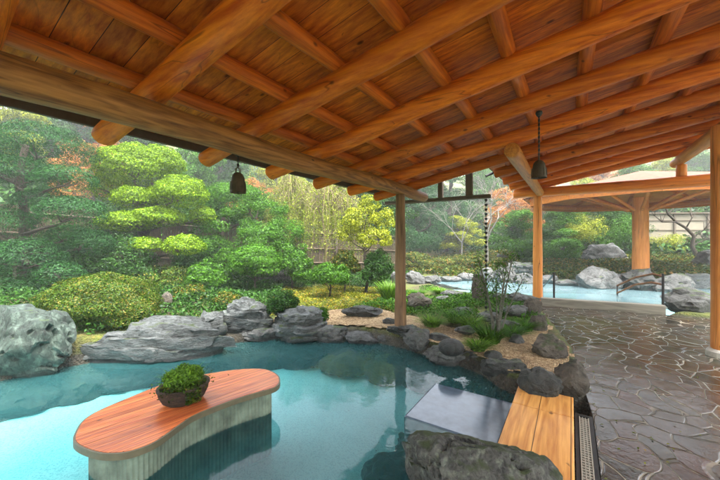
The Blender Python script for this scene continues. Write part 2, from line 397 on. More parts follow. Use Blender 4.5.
# gravel bed
m, nt, b = newmat('tan_gravel'); n = N(nt); v = n.coord((1,1,1), False)
c1 = n.vor(v, 48, 'F1', 1, 'Color'); d1 = n.vor(v, 48); sx = n.n('ShaderNodeSeparateColor'); n.l(c1, sx.inputs[0])
col = n.ramp(sx.outputs[0], [(0, (.20,.12,.05)), (.5, (.40,.27,.13)), (1, (.60,.45,.26))])
col = n.mix(n.ramp(n.noise(v, 3, 4, .6), [(.5, 0), (.7, .6)]), col, (.13,.08,.04))
n.l(col, b.inputs['Base Color']); b.inputs['Roughness'].default_value = .9
n.bump(n.math('MULTIPLY', d1, -1), b, 1, .03); M['gravel'] = m
GRAVEL = [(-4.9,4.0),(-4.7,4.7),(-4.4,5.5),(-3.5,5.95),(-2.6,5.9),(-2.1,6.0),(-1.5,6.0),(-.9,6.2),(-.35,6.6),(-.05,5.7),(.02,4.7),(-.1,4.0),(-.6,4.0),(-1.2,4.5),(-2.3,4.75),(-3.3,4.7),(-4.2,4.2)]
gridmesh(np.arange(-5, .3, .06), np.arange(3.7, 6.9, .06), lambda X, Y: gbase(X, Y)+.035, 'gravel_bed', M['gravel'],
         lambda X, Y: (sdist(GRAVEL, X, Y)+.08*fbm(X, Y, 4, 3) > 0) & (sdist(PAVE, X, Y) < -.02))

# pool floor and water
m, nt, b = newmat('turquoise_pool_floor'); n = N(nt); v = n.coord((1,1,1), False)
f1 = n.noise(v, 1.1, 5, .6); f2 = n.vor(v, 95, 'F1', 1, 'Color'); sx = n.n('ShaderNodeSeparateColor'); n.l(f2, sx.inputs[0])
col = n.ramp(f1, [(.3, (.22,.52,.54)), (.7, (.32,.63,.64))])
col = n.mix(n.ramp(sx.outputs[0], [(.0, .5), (.5, 0), (1, 0)]), col, (.05,.24,.30))
spk = n.ramp(n.vor(v, 9), [(.05, 1), (.09, 0)]); gate = n.math('GREATER_THAN', n.noise(v, 5, 2), .56)
col = n.mix(n.math('MULTIPLY', spk, gate), col, (.03,.10,.12))
n.l(col, b.inputs['Base Color']); b.inputs['Roughness'].default_value = .6; M['poolfloor'] = m
gridmesh(np.arange(-6.6, 0, .12), np.arange(-2.2, 5.2, .12), lambda X, Y: -.56+.02*fbm(X, Y, 1.2, 3), 'pool_floor', M['poolfloor'], lambda X, Y: sdist(POOL1, X, Y) > -.1)
m2, nt, b = newmat('pale_pool_floor'); b.inputs['Base Color'].default_value = (.30,.48,.50,1); b.inputs['Roughness'].default_value = .6; M['poolfloor2'] = m2
gridmesh(np.arange(-6, 6.5, .15), np.arange(8, 16, .15), lambda X, Y: -.42+0*X, 'garden_pool_floor', M['poolfloor2'], lambda X, Y: sdist(POOL2, X, Y) > -.15)

def water(name, tint, milky, mc, sc_, st):
    m = bpy.data.materials.new(name); m.use_nodes = True; nt = m.node_tree; nt.nodes.clear(); n = N(nt)
    out = n.n('ShaderNodeOutputMaterial'); v = n.coord((1,1,1), False)
    h = n.math('ADD', n.noise(v, sc_, 3, .5, .5), n.math('MULTIPLY', n.noise(v, sc_*4, 3, .5), .18))
    nb = n.bump(h, None, st, .02)
    fr = n.n('ShaderNodeFresnel'); fr.inputs['IOR'].default_value = 1.33; n.l(nb, fr.inputs['Normal'])
    tr = n.n('ShaderNodeBsdfTransparent'); tr.inputs[0].default_value = (*tint, 1)
    df = n.n('ShaderNodeBsdfDiffuse'); df.inputs[0].default_value = (*mc, 1)
    gl = n.n('ShaderNodeBsdfGlossy'); gl.inputs['Roughness'].default_value = .03; n.l(nb, gl.inputs['Normal'])
    a = n.n('ShaderNodeMixShader'); a.inputs[0].default_value = milky; n.l(tr.outputs[0], a.inputs[1]); n.l(df.outputs[0], a.inputs[2])
    c = n.n('ShaderNodeMixShader'); n.l(fr.outputs[0], c.inputs[0]); n.l(a.outputs[0], c.inputs[1]); n.l(gl.outputs[0], c.inputs[2])
    n.l(c.outputs[0], out.inputs[0]); return m
M['water1'] = water('hot_spring_water', (.76,.97,.96), .10, (.12,.50,.52), 4.0, .14)
M['water2'] = water('pale_spring_water', (.8,.95,.97), .40, (.26,.42,.46), 2.5, .25)
gridmesh(np.arange(-6.6, 0, .12), np.arange(-2.2, 5.2, .12), lambda X, Y: W1+0*X, 'hot_spring_water', M['water1'], lambda X, Y: sdist(POOL1, X, Y) > -.14)
gridmesh(np.arange(-6, 6.5, .12), np.arange(8.5, 16, .12), lambda X, Y: W2+0*X, 'garden_pool_water', M['water2'], lambda X, Y: sdist(POOL2, X, Y) > -.02)

# ------------------------------------------------------------------ the pavilion over the first pool
S = .187
def rz(x): return CAM_H+1.05+S*(x+2.4)            # height of a rafter's axis
pav = tag(empty('bath_pavilion', (0,0,0)), 'large open log pavilion whose orange timber roof covers the turquoise pool and stone paving', 'pavilion')
XR = 3.6
RY = [-1.5,-.6,.30,1.08,1.98,2.89,3.80,4.71,5.62,6.53,7.44,8.35,9.26]
for i, y in enumerate(RY):
    x0 = -3.33 if y < 6 else -1.22
    mb = MB(); r = .098 if i % 2 else .092
    mb.log((x0, y, rz(x0)), (XR, y, rz(XR)), r*.93, r*1.08, seed=i+3, wob=.10, bend=.03)
    mb.build('rafter', M['rafter'], pav, 'auto')
def bz(x): return rz(x)+.095                       # rafter tops; purlins rest here
k = 0
x = -3.12
while x < XR:
    y1 = 6.15 if x < -1.25 else 9.6
    mb = MB(); mb.log((x, -1.9, bz(x)+.028), (x, y1, bz(x)+.028), .062, .058, seed=50+k, n=14, wob=.14, bend=.03)
    mb.build('purlin', M['purlin'], pav, 'auto'); k += 1; x += .54
# ceiling boards, L-shaped: two slabs over the purlins
def slab(x0, x1, y0, y1, lo, hi):
    mb = MB(); v = []
    for z in (lo, hi):
        for (x, y) in ((x0,y0),(x1,y0),(x1,y1),(x0,y1)): v.append((x, y, bz(x)+.095+z))
    mb.add(v, [(0,3,2,1),(4,5,6,7),(0,1,5,4),(1,2,6,5),(2,3,7,6),(3,0,4,7)]); return mb
slab(-3.42, XR+.1, -2.0, 6.2, 0, .03).build('ceiling_board', M['board'], pav)
slab(-1.36, XR+.1, 6.2, 9.7, 0, .03).build('ceiling_board', M['board'], pav)
M['roofing'] = plain('dark_roofing', (.06,.05,.045), .8)
slab(-3.46, XR+.14, -2.05, 6.22, .032, .10).build('roofing', M['roofing'], pav)
slab(-1.40, XR+.14, 6.22, 9.75, .032, .10).build('roofing', M['roofing'], pav)
mb = MB(); mb.log((-2.4, -2.0, CAM_H+.845), (-2.4, 5.92, CAM_H+.845), .108, .092, seed=91, n=28, wob=.12, bend=.03); mb.build('eave_beam', M['eave'], pav, 'auto')
mb = MB(); mb.log((-.66, 4.62, rz(-.66)-.185), (-.66, 9.35, rz(-.66)-.185), .098, .095, seed=92, wob=.06); mb.build('inner_beam', M['beamY'], pav, 'auto')
mb = MB(); mb.log((1.88, 5.6, rz(1.88)-.20), (1.88, 9.5, rz(1.88)-.20), .11, .10, seed=93, wob=.06); mb.build('inner_beam', M['beamY'], pav, 'auto')
mb = MB(); mb.log((-1.25, 9.22, CAM_H+1.20), (5.6, 9.22, CAM_H+1.20), .115, .135, seed=94, n=28, wob=.06, bend=.02); mb.build('cross_beam', M['beamX'], pav, 'auto')
mb = MB(); mb.log((1.92, 9.22, CAM_H+1.32), (1.92, 9.22, rz(1.9)-.29), .085, .085, seed=95, wob=.03); mb.build('king_post', M['posto'], pav, 'auto')
mb = MB(); mb.log((-2.40, 4.87, .02), (-2.40, 4.87, CAM_H+.77), .098, .078, seed=96, n=24, wob=.08, bend=.02); mb.build('post', M['postw'], pav, 'auto')
mb = MB(); mb.log((-.70, 9.22, .0), (-.70, 9.22, CAM_H+1.10), .115, .095, seed=97, n=24, wob=.06); mb.build('post', M['posto'], pav, 'auto')
mb = MB(); mb.log((1.72, 6.40, .10), (1.72, 6.40, rz(1.8)-.26), .105, .10, seed=98, n=24, wob=.05); p3 = mb.build('post', M['posto'], pav, 'auto')
M['footing'] = plain('pale_stone_footing', (.45,.43,.38), .7)
mb = MB(); mb.lathe([(.0,.0),(.15,.0),(.145,.07),(.12,.10),(0,.10)], (1.72,6.40,.0)); mb.build('footing', M['footing'], pav)
# eave board and gutters
mb = MB(); mb.box((-3.44,-2.0,rz(-3.4)+.105),(-3.40,6.2,rz(-3.4)+.185)); mb.build('eave_board', M['darkwood'], pav, bevel=.004)
def gutter(p0, p1, r=.05):
    mb = MB(); p0 = Vector(p0); p1 = Vector(p1); d = (p1-p0).normalized(); a = d.cross(Vector((0,0,1))).normalized(); v = []
    for p in (p0, p1):
        for rr in (r, r-.006):
            for k in range(9):
                th = PI+PI*k/8; v.append(p+a*math.cos(th)*rr+Vector((0,0,math.sin(th)*rr)))
    f = []
    for k in range(8):
        f += [(k, k+1, 18+k+1, 18+k), (9+k+1, 9+k, 27+k, 27+k+1)]
        f += [(k+1, k, 9+k, 9+k+1), (18+k, 18+k+1, 27+k+1, 27+k)]
    f += [(0, 18, 27, 9), (8, 17, 35, 26)]
    mb.add(v, f); return mb
gutter((-3.52,-2.0,CAM_H+1.05), (-3.52,6.42,CAM_H+1.02), .045).build('gutter', M['darkgreen'], pav)
gx = gutter((-3.50,6.36,CAM_H+.86), (-1.26,6.36,CAM_H+.86), .055); gx.box((-3.5,6.30,CAM_H+.79),(-1.26,6.42,CAM_H+.815)); gx.build('gutter', M['darkwood'], pav)
for (x, w) in ((-2.18,.045), (-1.62,.06)):
    mb = MB(); mb.box((x-w, 6.20, CAM_H+.84),(x+w, 6.29, bz(x)+.05)); mb.build('gutter_bracket', M['darkwood'], pav, bevel=.005)
dx_, dy_ = pt(498, 6.9); mb = MB(); mb.box((dx_-.05,dy_-.05,CAM_H+1.58),(dx_+.05,dy_+.05,CAM_H+1.76)); mb.tube([(dx_,dy_,CAM_H+1.62),(dx_,dy_,CAM_H+1.52),(dx_-.10,dy_-.07,CAM_H+1.44),(dx_-.22,dy_-.15,CAM_H+1.38)], .028, 10)
mb.build('downspout', M['black'], pav)

# rain chain
rc = tag(empty('rain_chain', (-1.34,6.36,.1)), 'dark rain chain of small cups hanging from the gutter end down to the plants', 'rain chain')
mb = MB()
for i in range(26):
    z = CAM_H+.76-i*.088 - .1
    mb.lathe([(.010,-.035),(.020,-.03),(.030,.012),(.026,.012),(.014,-.022),(.0,-.022)], (0,0,z), 12)
    mb.tube([(0,0,z-.06),(0,0,z-.03)], .006, 6)
mb.build('cup', M['black'], rc, 'auto')
mb = MB(); mb.tube([(0,0,CAM_H+.73),(0,0,-.0)], .005, 6); mb.build('chain', M['black'], rc)

# bells
def bell(name, x, y, ztop, zb, r, h, label):
    t = tag(empty(name, (x, y, zb)), label, 'bell', None)
    mb = MB(); mb.lathe([(0,h),(r*.25,h*.99),(r*.55,h*.93),(r*.78,h*.78),(r*.9,h*.5),(r*.97,h*.15),(r*1.06,0),(r*.98,0),(r*.9,h*.15),(r*.82,h*.5),(r*.6,h*.8),(0,h*.9)], (0,0,0), 32)
    for k in range(8):
        a = k*PI/4; mb.tube([(r*1.03*math.cos(a), r*1.03*math.sin(a), h*.12),(r*.94*math.cos(a), r*.94*math.sin(a), h*.55)], .004, 5)
    mb.build('bell_body', M['bronze'], t, 'auto')
    mb = MB(); mb.tube([(0,-.022,h*.97),(0,-.02,h+.03),(0,0,h+.045),(0,.02,h+.03),(0,.022,h*.97)], .006, 6); mb.build('bell_loop', M['bronze'], t)
    mb = MB(); mb.tube([(0,0,h+.04),(0,0,ztop-zb)], .006, 6)
    L = ztop-zb-h
    for k in range(int(L/.045)): mb.tube([(0,0,h+.05+k*.045),(0,0,h+.075+k*.045)], .011, 6)
    mb.build('hanging_chain', M['black'], t)
    mb = MB(); mb.lathe([(0,.0),(.03,0),(.035,-.02),(.02,-.05),(0,-.05)], (0,0,ztop-zb), 16); mb.build('ceiling_hook', M['black'], t)
    mb = MB(); mb.tube([(0,0,h*.9),(0,0,h*.12)], .004, 6); mb.lathe([(0,.03),(.018,.015),(.018,-.01),(0,-.025)], (0,0,h*.12), 12); mb.build('clapper', M['black'], t)
    return t
bell('hanging_bell', *pt(238, 2.86), CAM_H+.80, CAM_H+(240-193)/F*2.86, .066, .185, 'bronze bell hanging below the weathered eave beam in front of the garden trees')
bx, by = pt(539, 3.40)
bell('hanging_bell', bx, by, rz(bx)-.08, CAM_H+(240-178)/F*3.40, .072, .19, 'bronze bell on a long chain beside the end of the inner log beam')

# umbrella canopy over the second pool
cn = (2.25, 16.35)
t = tag(empty('garden_canopy', (cn[0], cn[1], 0)), 'umbrella shaped timber canopy on one thick orange log column behind the second pool', 'canopy')
mb = MB(); mb.log((0,0,.1), (0,0,3.25), .27, .24, seed=120, n=30, wob=.05); mb.build('column', M['posto'], t, 'auto')
nr = 10; R0 = 3.6; ze = 3.12
ring = [(R0*math.cos(2*PI*k/nr+.3), R0*math.sin(2*PI*k/nr+.3)) for k in range(nr)]
for k in range(nr):
    a = ring[k]; c = ring[(k+1)%nr]
    mb = MB(); mb.log((a[0]*1.0, a[1]*1.0, ze+.06), (c[0], c[1], ze+.06), .09, .09, seed=130+k, n=12); mb.build('edge_beam', M['beamX'], t, 'auto')
    q0, q1 = Vector((a[0]*1.06, a[1]*1.06, 0)), Vector((c[0]*1.06, c[1]*1.06, 0)); n_ = Vector(((q0.y-q1.y), (q1.x-q0.x), 0)).normalized()*-.04
    mb = MB(); mb.prism([tuple(q0.xy), tuple(q1.xy), tuple((q1+n_).xy), tuple((q0+n_).xy)], ze-.10, ze+.26); mb.build('fascia', M['beamX'], t)
    mb = MB(); mb.log((a[0]*1.08, a[1]*1.08, ze+.14), (a[0]*.05, a[1]*.05, ze+.90), .065, .07, seed=150+k, n=10); mb.build('rafter', M['rafter'], t, 'auto')
    mb = MB(); mb.log((a[0]*.10, a[1]*.10, 2.75), (a[0]*.62, a[1]*.62, ze+.36), .06, .055, seed=170+k, n=10); mb.build('brace', M['beamX'], t, 'auto')
mb = MB(); rr = [(p[0]*1.13, p[1]*1.13, ze+.17) for p in ring]; 
mb.add(rr+[(0,0,ze+1.06)], [(k,(k+1)%nr,nr) for k in range(nr)]); mb.add([(x,y,z+.03) for x,y,z in rr]+[(0,0,ze+1.10)], [(k,(k+1)%nr,nr) for k in range(nr)])
M['canopy'] = wood('canopy_board_wood', (.60,.17,.02), (.95,.42,.08), 'X', .6, .3)
mb.build('roof_boards', M['canopy'], t)
M['roofred'] = plain('reddish_roof', (.14,.045,.02), .9, 0, .4, 8)
mb = MB(); mb.add([(x*1.02,y*1.02,z+.05) for x,y,z in rr]+[(0,0,ze+1.16)]+[(x*1.02,y*1.02,z+.035) for x,y,z in rr], [(k,(k+1)%nr,nr) for k in range(nr)]+[(nr+1+k,nr+1+(k+1)%nr,(k+1)%nr,k) for k in range(nr)])
mb.build('roof_cover', M['roofred'], t)

# ------------------------------------------------------------------ wooden curb, handrails
M['curb'] = wood('pale_curb_wood', (.11,.10,.075), (.27,.25,.20), 'X', .5, .2)
A = Vector((-.60,8.92,0)); B = Vector((1.70,9.32,0))
d = (B-A).normalized(); ang = math.atan2(d.y, d.x)
mb = MB(); mb.box((0,0,-.05),((B-A).length,.16,.19)); o = mb.build('timber_curb', M['curb'], bevel=.012); o.location = A; o.rotation_euler = (0,0,ang)
tag(o, 'long squared timber curb along the paved edge of the second pool', 'curb')
def rail(x, y, h, label, lean=0):
    t = tag(empty('handrail_post', (x,y,0)), label, 'handrail', None)
    mb = MB(); mb.tube([(0,0,0),(0,0,h)], .022, 10); mb.build('upright', M['black'], t, 'auto')
    return t
M['railwood'] = wood('rail_wood', (.07,.028,.012), (.20,.08,.03), 'Y', .7, 0, spec=.1)
def handrail(x, y, h, rails, label):
    t = tag(empty('handrail', (x,y,0)), label, 'handrail')
    mb = MB(); mb.tube([(0,0,0),(0,0,h)], .024, 10); mb.build('post', M['black'], t, 'auto')
    for pts, mat in rails:
        mb = MB(); mb.tube(pts, .024, 10); mb.build('rail', M[mat], t, 'auto')
        mb = MB(); e = pts[-1]; mb.tube([e, (e[0], e[1], -.3)], .02, 8); mb.build('post', M['black'], t, 'auto')
    return t
x, y = pt(663, 7.02)
handrail(x, y, .86, [([(0,0,.80),(-.12,.30,.82),(-.34,.95,.66),(-.62,1.75,.34)], 'railwood'), ([(0,0,.62),(-.14,.32,.62),(-.34,.95,.48),(-.62,1.75,.14)], 'railwood')],
         'handrail with brown wooden rails sloping down into the second pool beside the column')
x, y = pt(554, 7.9)
handrail(x, y, .80, [([(0,0,.72),(-.02,.35,.72),(-.20,1.1,.42),(-.36,1.7,.20)], 'black')], 'black iron handrail just right of the orange post at the second pool')

# ------------------------------------------------------------------ wooden board, drain, step
deck = tag(empty('wooden_deck', (-.22,2.6,0)), 'pale pine plank walkway between the mossy boulder and the drain', 'walkway')
mb = MB(); mb.box((-.47,.3,.0),(.02,3.36,.045)); mb.build('plank_panel', M['plank'], deck, bevel=.006, loc=None).location = (.22,-2.6,0)
mb = MB(); mb.box((-.47,3.375,.0),(.02,3.80,.045)); mb.build('plank_panel', M['plank'], deck, bevel=.006).location = (.22,-2.6,0)
mb = MB()
for yy in (.6,1.4,2.2,3.0,3.6):
    mb = MB(); mb.box((-.46,yy,-.25),(.01,yy+.1,-.002)); mb.build('bearer', M['darkwood'], deck).location = (.22,-2.6,0)
m, nt, b = newmat('pale_grate'); b.inputs['Base Color'].default_value = (.26,.24,.19,1); b.inputs['Roughness'].default_value = .5; M['grate'] = m
dr = tag(empty('drain_channel', (.095,2,0)), 'narrow pale slotted drain cover running along the wooden walkway', 'drain')
mb = MB()
for q in (-.036, .030): mb.box((q, -1.7, -.01), (q+.008, 1.50, .012))
for q in (-.012, .009): mb.box((q, -1.7, -.006), (q+.006, 1.50, .010))
yy = -1.7
while yy < 1.49:
    mb.box((-.028, yy, -.008), (.030, yy+.012, .009)); yy += .032
mb.build('grate', M['grate'], dr)
mb = MB(); mb.box((-.065,-1.75,-.09),(-.042,1.56,.004)); mb.box((.040,-1.75,-.09),(.068,1.56,.004)); mb.box((-.042,-1.75,-.09),(.040,1.56,-.06)); mb.box((-.042,1.53,-.06),(.040,1.56,.004)); mb.build('channel', M['black'], dr)
M['step'] = plain('blue_grey_stone', (.075,.105,.14), .12, 0, .35, 7)
mb = MB(); mb.box((-1.36,2.83,-.60),(-.50,3.70,-.110)); o = mb.build('submerged_step', M['step'], bevel=.02)
tag(o, 'wet blue grey square stone step level with the water beside the walkway', 'step')

# ------------------------------------------------------------------ table
OUT = [(73,440),(75,432),(82,421),(97,411),(127,398),(160,385),(185,378),(210,373),(230,370),(247,368.5),(262,368.5),(272,371),(279,376),(280,382),(276,386.5),(268,389.5),
       (255,393),(240,397.5),(227,402),(210,408.5),(193,416),(181,424),(170,432),(160,439),(150,444.5),(138,449),(127,452),(113,453.5),(100,453),(88,450),(78,445.5)]
TZ = .17
def smooth_loop(P, m=6):
    r = []; n_ = len(P)
    for i in range(n_):
        p0, p1, p2, p3 = (np.array(P[(i+j)%n_]) for j in (-1,0,1,2))
        for k in range(m):
            t = k/m; r.append(tuple(.5*((2*p1)+(-p0+p2)*t+(2*p0-5*p1+4*p2-p3)*t*t+(-p0+3*p1-3*p2+p3)*t**3)))
    return r
tw = smooth_loop([at(a, c, TZ) for a, c in OUT])
tc = np.mean(np.array(tw), 0); tang = math.atan2(at(272,374,TZ)[1]-at(80,440,TZ)[1], at(272,374,TZ)[0]-at(80,440,TZ)[0])
ca, sa = math.cos(-tang), math.sin(-tang)
tl = [((p[0]-tc[0])*ca-(p[1]-tc[1])*sa, (p[0]-tc[0])*sa+(p[1]-tc[1])*ca) for p in tw]
tab = tag(empty('island_table', (tc[0], tc[1], -.56), tang), 'long curved red cedar slatted table standing in the turquoise pool', 'table')
def inset(P, dd):
    r = []; n_ = len(P); A_ = sum(P[i][0]*P[(i+1)%n_][1]-P[(i+1)%n_][0]*P[i][1] for i in range(n_)); s_ = 1 if A_ > 0 else -1
    for i in range(n_):
        a = P[i-1]; c = P[(i+1)%n_]; dx, dy = c[0]-a[0], c[1]-a[1]; L = math.hypot(dx, dy) or 1
        r.append((P[i][0]-s_*dy/L*dd, P[i][1]+s_*dx/L*dd))
    return r
M['cedar'] = wood('cedar_slats', (.34,.045,.015), (.84,.25,.065), 'X', .28, .25, grain=1.3, contrast=1.0, plank=.056, plank_axis=1, seam=.0016, spec=.5)
M['cedar_edge'] = plain('dark_table_edge', (.13,.11,.065), .5)
M['ribbed'] = plain('ribbed_panel', (.16,.20,.15), .6, 0, .5, 6)
tz = TZ+.56
mb = MB(); mb.prism(inset(tl, .014), tz-.035, tz); mb.build('table_top', M['cedar'], tab)
mb = MB(); lo = len(tl); i1 = inset(tl, .013); v = [(x,y,tz-.003) for x,y in tl]+[(x,y,tz-.05) for x,y in tl]+[(x,y,tz-.003) for x,y in i1]+[(x,y,tz-.05) for x,y in inset(tl,.05)]
f = []
for i in range(lo):
    j = (i+1)%lo; f += [(lo+i, lo+j, j, i), (i, j, 2*lo+j, 2*lo+i), (3*lo+i, 3*lo+j, lo+j, lo+i)]
mb.add(v, f); mb.build('table_edge', M['cedar_edge'], tab, 'auto')
# ribbed base
def resample(P, step):
    r = []; n_ = len(P); acc = 0.0
    for i in range(n_):
        a = np.array(P[i]); c = np.array(P[(i+1)%n_]); L = np.linalg.norm(c-a); s_ = acc
        while s_ < L: r.append(tuple(a+(c-a)*s_/L)); s_ += step
        acc = s_-L
    return r
bb = resample(inset(smooth_loop(tl, 1), .085), .0066); bb = [p for i, p in enumerate(inset(bb, 0))]
ribs = []
for i, p in enumerate(bb):
    a = bb[i-1]; c = bb[(i+1)%len(bb)]; dx, dy = c[0]-a[0], c[1]-a[1]; L = math.hypot(dx, dy) or 1
    w_ = .009*abs(math.sin(PI*i/5)); ribs.append((p[0]-dy/L*w_*-1, p[1]+dx/L*w_*-1))
mb = MB(); lo = len(ribs); mb.add([(x,y,tz-.04) for x,y in ribs]+[(x,y,0) for x,y in ribs], [(lo+i, lo+(i+1)%lo, (i+1)%lo, i) for i in range(lo)])
mb.build('ribbed_base', M['ribbed'], tab)

# ------------------------------------------------------------------ leaves
def leaf_arrays(pos, nrm, size, aspect=.5, tilt=.7, up=0.0, jit=.4):
    """one kite shaped leaf per point"""
    n_ = len(pos)
    nn = nrm+np.random.randn(n_, 3)*tilt; nn[:,2] += up; nn /= np.linalg.norm(nn, axis=1)[:,None]+1e-9
    ax = np.cross(nn, np.random.randn(n_, 3)); ax /= np.linalg.norm(ax, axis=1)[:,None]+1e-9
    ay = np.cross(nn, ax); s = size*(1+jit*(np.random.rand(n_)*2-1)); s = s[:,None]
    v = np.stack([pos-ax*s*.5, pos+ay*s*aspect*.5+nn*s*.08, pos+ax*s*.5, pos-ay*s*aspect*.5+nn*s*.08], 1)
    return v.reshape(-1, 3)
def leafmesh(name, V, m):
    n_ = len(V)//4; me = bpy.data.meshes.new(name)
    me.vertices.add(len(V)); me.vertices.foreach_set('co', np.ascontiguousarray(V, dtype=np.float32).ravel())
    me.loops.add(n_*4); me.loops.foreach_set('vertex_index', np.arange(n_*4, dtype=np.int32))
    me.polygons.add(n_); me.polygons.foreach_set('loop_start', np.arange(0, n_*4, 4, dtype=np.int32)); me.polygons.foreach_set('loop_total', np.full(n_, 4, dtype=np.int32))
    me.update(calc_edges=True); me.validate(); me.materials.append(m); return me
def sph(n_):
    d = np.random.randn(n_, 3); return d/np.linalg.norm(d, axis=1)[:,None]
DENS = 3.0; LS = .66
def crown_pts(ells, n_, sub=14, subr=.38, shell=.85, lower=-.5):
    """leaf positions on the skins of small clumps gathered round each ellipsoid"""
    P = []; Q = []; n_ = int(n_*DENS) if n_ < 100000 else n_
    wt = np.array([e[3]*e[4]+e[3]*e[5]+e[4]*e[5] for e in ells]); wt = wt/wt.sum()
    for e, w_ in zip(ells, wt):
        c = np.array(e[:3]); r = np.array(e[3:6]); k = max(8, int(n_*w_)); 
        d = sph(sub*3); d = d[d[:,2] > lower][:sub]
        cc = c+d*r*shell*(.75+.3*np.random.rand(len(d), 1))
        who = np.random.randint(0, len(d), k); q = sph(k); rr = r*subr*(.7+.6*np.random.rand(len(d), 1))[who]
        rad = (.62+.45*np.random.rand(k))[:,None]
        P.append(cc[who]+q*rr*rad); nn = q*.6+d[who]*.7; Q.append(nn/(np.linalg.norm(nn, axis=1)[:,None]+1e-9))
    return np.concatenate(P), np.concatenate(Q)
def pad_pts(ells, n_):
    """leaf positions on clipped, rounded pads"""
    P = []; Q = []; wt = np.array([e[3]*e[4]+e[3]*e[5]+e[4]*e[5] for e in ells]); wt = wt/wt.sum()
    for i, (e, w_) in enumerate(zip(ells, wt)):
        k = int(n_*DENS*w_); d = sph(k); d[:,2] = np.where((d[:,2] < -.15) & (np.random.rand(k) < .75), -d[:,2], d[:,2])
        wob = 1+.07*np.sin(d[:,0]*9+i*2.1)*np.cos(d[:,1]*8+i)+.05*np.sin(d[:,2]*13+d[:,0]*7+i)
        flat = np.where(d[:,2] < 0, .55, 1.0)
        rad = (wob*(1.02-.20*np.random.rand(k)**2))[:,None]
        p = d*np.array(e[3:6])*rad; p[:,2] *= flat
        P.append(np.array(e[:3])+p); q = d/np.array(e[3:6]); Q.append(q/np.linalg.norm(q, axis=1)[:,None])
    return np.concatenate(P), np.concatenate(Q)
def limb(mb, p0, p1, r0, r1, seed, sag=.12, n=8, seg=7):
    p0 = Vector(p0); p1 = Vector(p1); L = (p1-p0).length; pts = []; rad = []
    for i in range(seg+1):
        t = i/seg; k = math.sin(PI*t)*L*sag
        pts.append(p0.lerp(p1, t)+Vector((noise.noise(Vector((t*2, seed, 0))), noise.noise(Vector((t*2, seed, 5))), .4*noise.noise(Vector((t*2, seed, 9)))))*k)
        rad.append(r0+(r1-r0)*t)
    mb.tube(pts, rad, n, True, .15, seed)
def tree(name, loc, ells, nleaf, size, mat, label, cat='tree', trunk=None, bark='bark', group=None, aspect=.5, tilt=.7, up=0, sub=14, subr=.38, part='crown', lower=-.5, rz_=0):
    t = tag(empty(name, loc, rz_), label, cat, group)
    if subr is None: P, Q = pad_pts(ells, nleaf); tilt = min(tilt, .45)
    else: P, Q = crown_pts(ells, nleaf, sub, subr, lower=lower)
    me = leafmesh(part, leaf_arrays(P, Q, size*LS, aspect, tilt, up), M[mat]); o = bpy.data.objects.new(part, me); C.objects.link(o); o.parent = t
    mb = MB(); r, h = trunk if trunk else (.05, .5)
    top = (ells[0][0]*.3, ells[0][1]*.3, h)
    limb(mb, (0,0,-.15), top, r, r*.6, random.random()*50, .12, 10)
    for i, e in enumerate(ells):
        tt = min(.95, max(.25, (e[2]-e[5]*.6)/max(h, .1))) if h > 0 else .5
        b0 = (top[0]*tt, top[1]*tt, min(h, max(.05, h*tt-.15))); limb(mb, b0, (e[0], e[1], e[2]-e[5]*.15), r*.5, r*.12, i+3.3, .15, 6)
        if r > .06:
            for q in range(3):
                d_ = sph(1)[0]; limb(mb, (e[0]*.8+b0[0]*.2, e[1]*.8+b0[1]*.2, (e[2]-e[5]*.3)), (e[0]+d_[0]*e[3]*.8, e[1]+d_[1]*e[4]*.8, e[2]+abs(d_[2])*e[5]*.7), r*.2, r*.05, q+i*2.1, .2, 5, 4)
    mb.build('trunk', M[bark], t, True)
    return t
def retag(o, label): o['label'] = label; return o

# --- rocks
def rockmesh(name, dims, seed, mat, facets=9, rough=.10, sub=4, tiers=0, flat=.75):
    if tiers: rough *= .6
    rs = np.random.RandomState(seed); bm = bmesh.new(); bmesh.ops.create_icosphere(bm, subdivisions=sub, radius=1)
    co = np.array([v.co[:] for v in bm.verts]); D = co.copy()
    n_ = rs.randn(facets, 3)
    if tiers: n_[:,2] *= .2; flat = min(flat, .6)
    n_ /= np.linalg.norm(n_, axis=1)[:,None]; off = flat+rs.rand(facets)*(1-flat)*.8
    for k in range(facets):
        dd = co@n_[k]; ex = dd > off[k]; co[ex] -= (dd[ex]-off[k])[:,None]*n_[k]*.88
    R = np.array([noise.fractal(Vector(p)*1.4+Vector((seed*3.1,0,0)), 1.0, 2.1, 5) for p in D])
    R2 = np.array([noise.fractal(Vector(p)*4.2+Vector((0,seed*1.7,0)), .8, 2.1, 4) for p in D])
    co = co*(1+rough*1.6*R+rough*.65*R2)[:,None]
    R3 = np.array([noise.noise(Vector(p)*2.3+Vector((seed*2.3,3,0))+noise.noise_vector(Vector(p)*3)*.25) for p in D])
    if rough > .05: co = co*(1-(.03 if tiers else .09)*np.exp(-(R3/.045)**2)-.03*np.sign(R3))[:,None]
    if tiers:
        z = co[:,2]; q = (z+.30*co[:,0]*math.sin(seed)+.22*R+.10*co[:,1])*tiers/2; st = (np.floor(q)+np.clip((q-np.floor(q))*2.2, 0, 1)**2)*2/tiers
        co[:,2] = (st-(.30*co[:,0]*math.sin(seed)+.22*R+.10*co[:,1]))*.8+z*.2; k_ = np.floor(q+.2); co[:,0] *= 1+.10*np.sin(k_*2.3+seed)-.05*k_; co[:,1] *= 1+.10*np.cos(k_*1.7+seed)
    co *= np.array(dims)/2
    for v, p in zip(bm.verts, co): v.co = p
    me = bpy.data.meshes.new(name); bm.to_mesh(me); bm.free(); me.materials.append(M[mat])
    me.polygons.foreach_set('use_smooth', [True]*len(me.polygons)); me.set_sharp_from_angle(angle=math.radians(38))
    return me
rock_seed = [100]
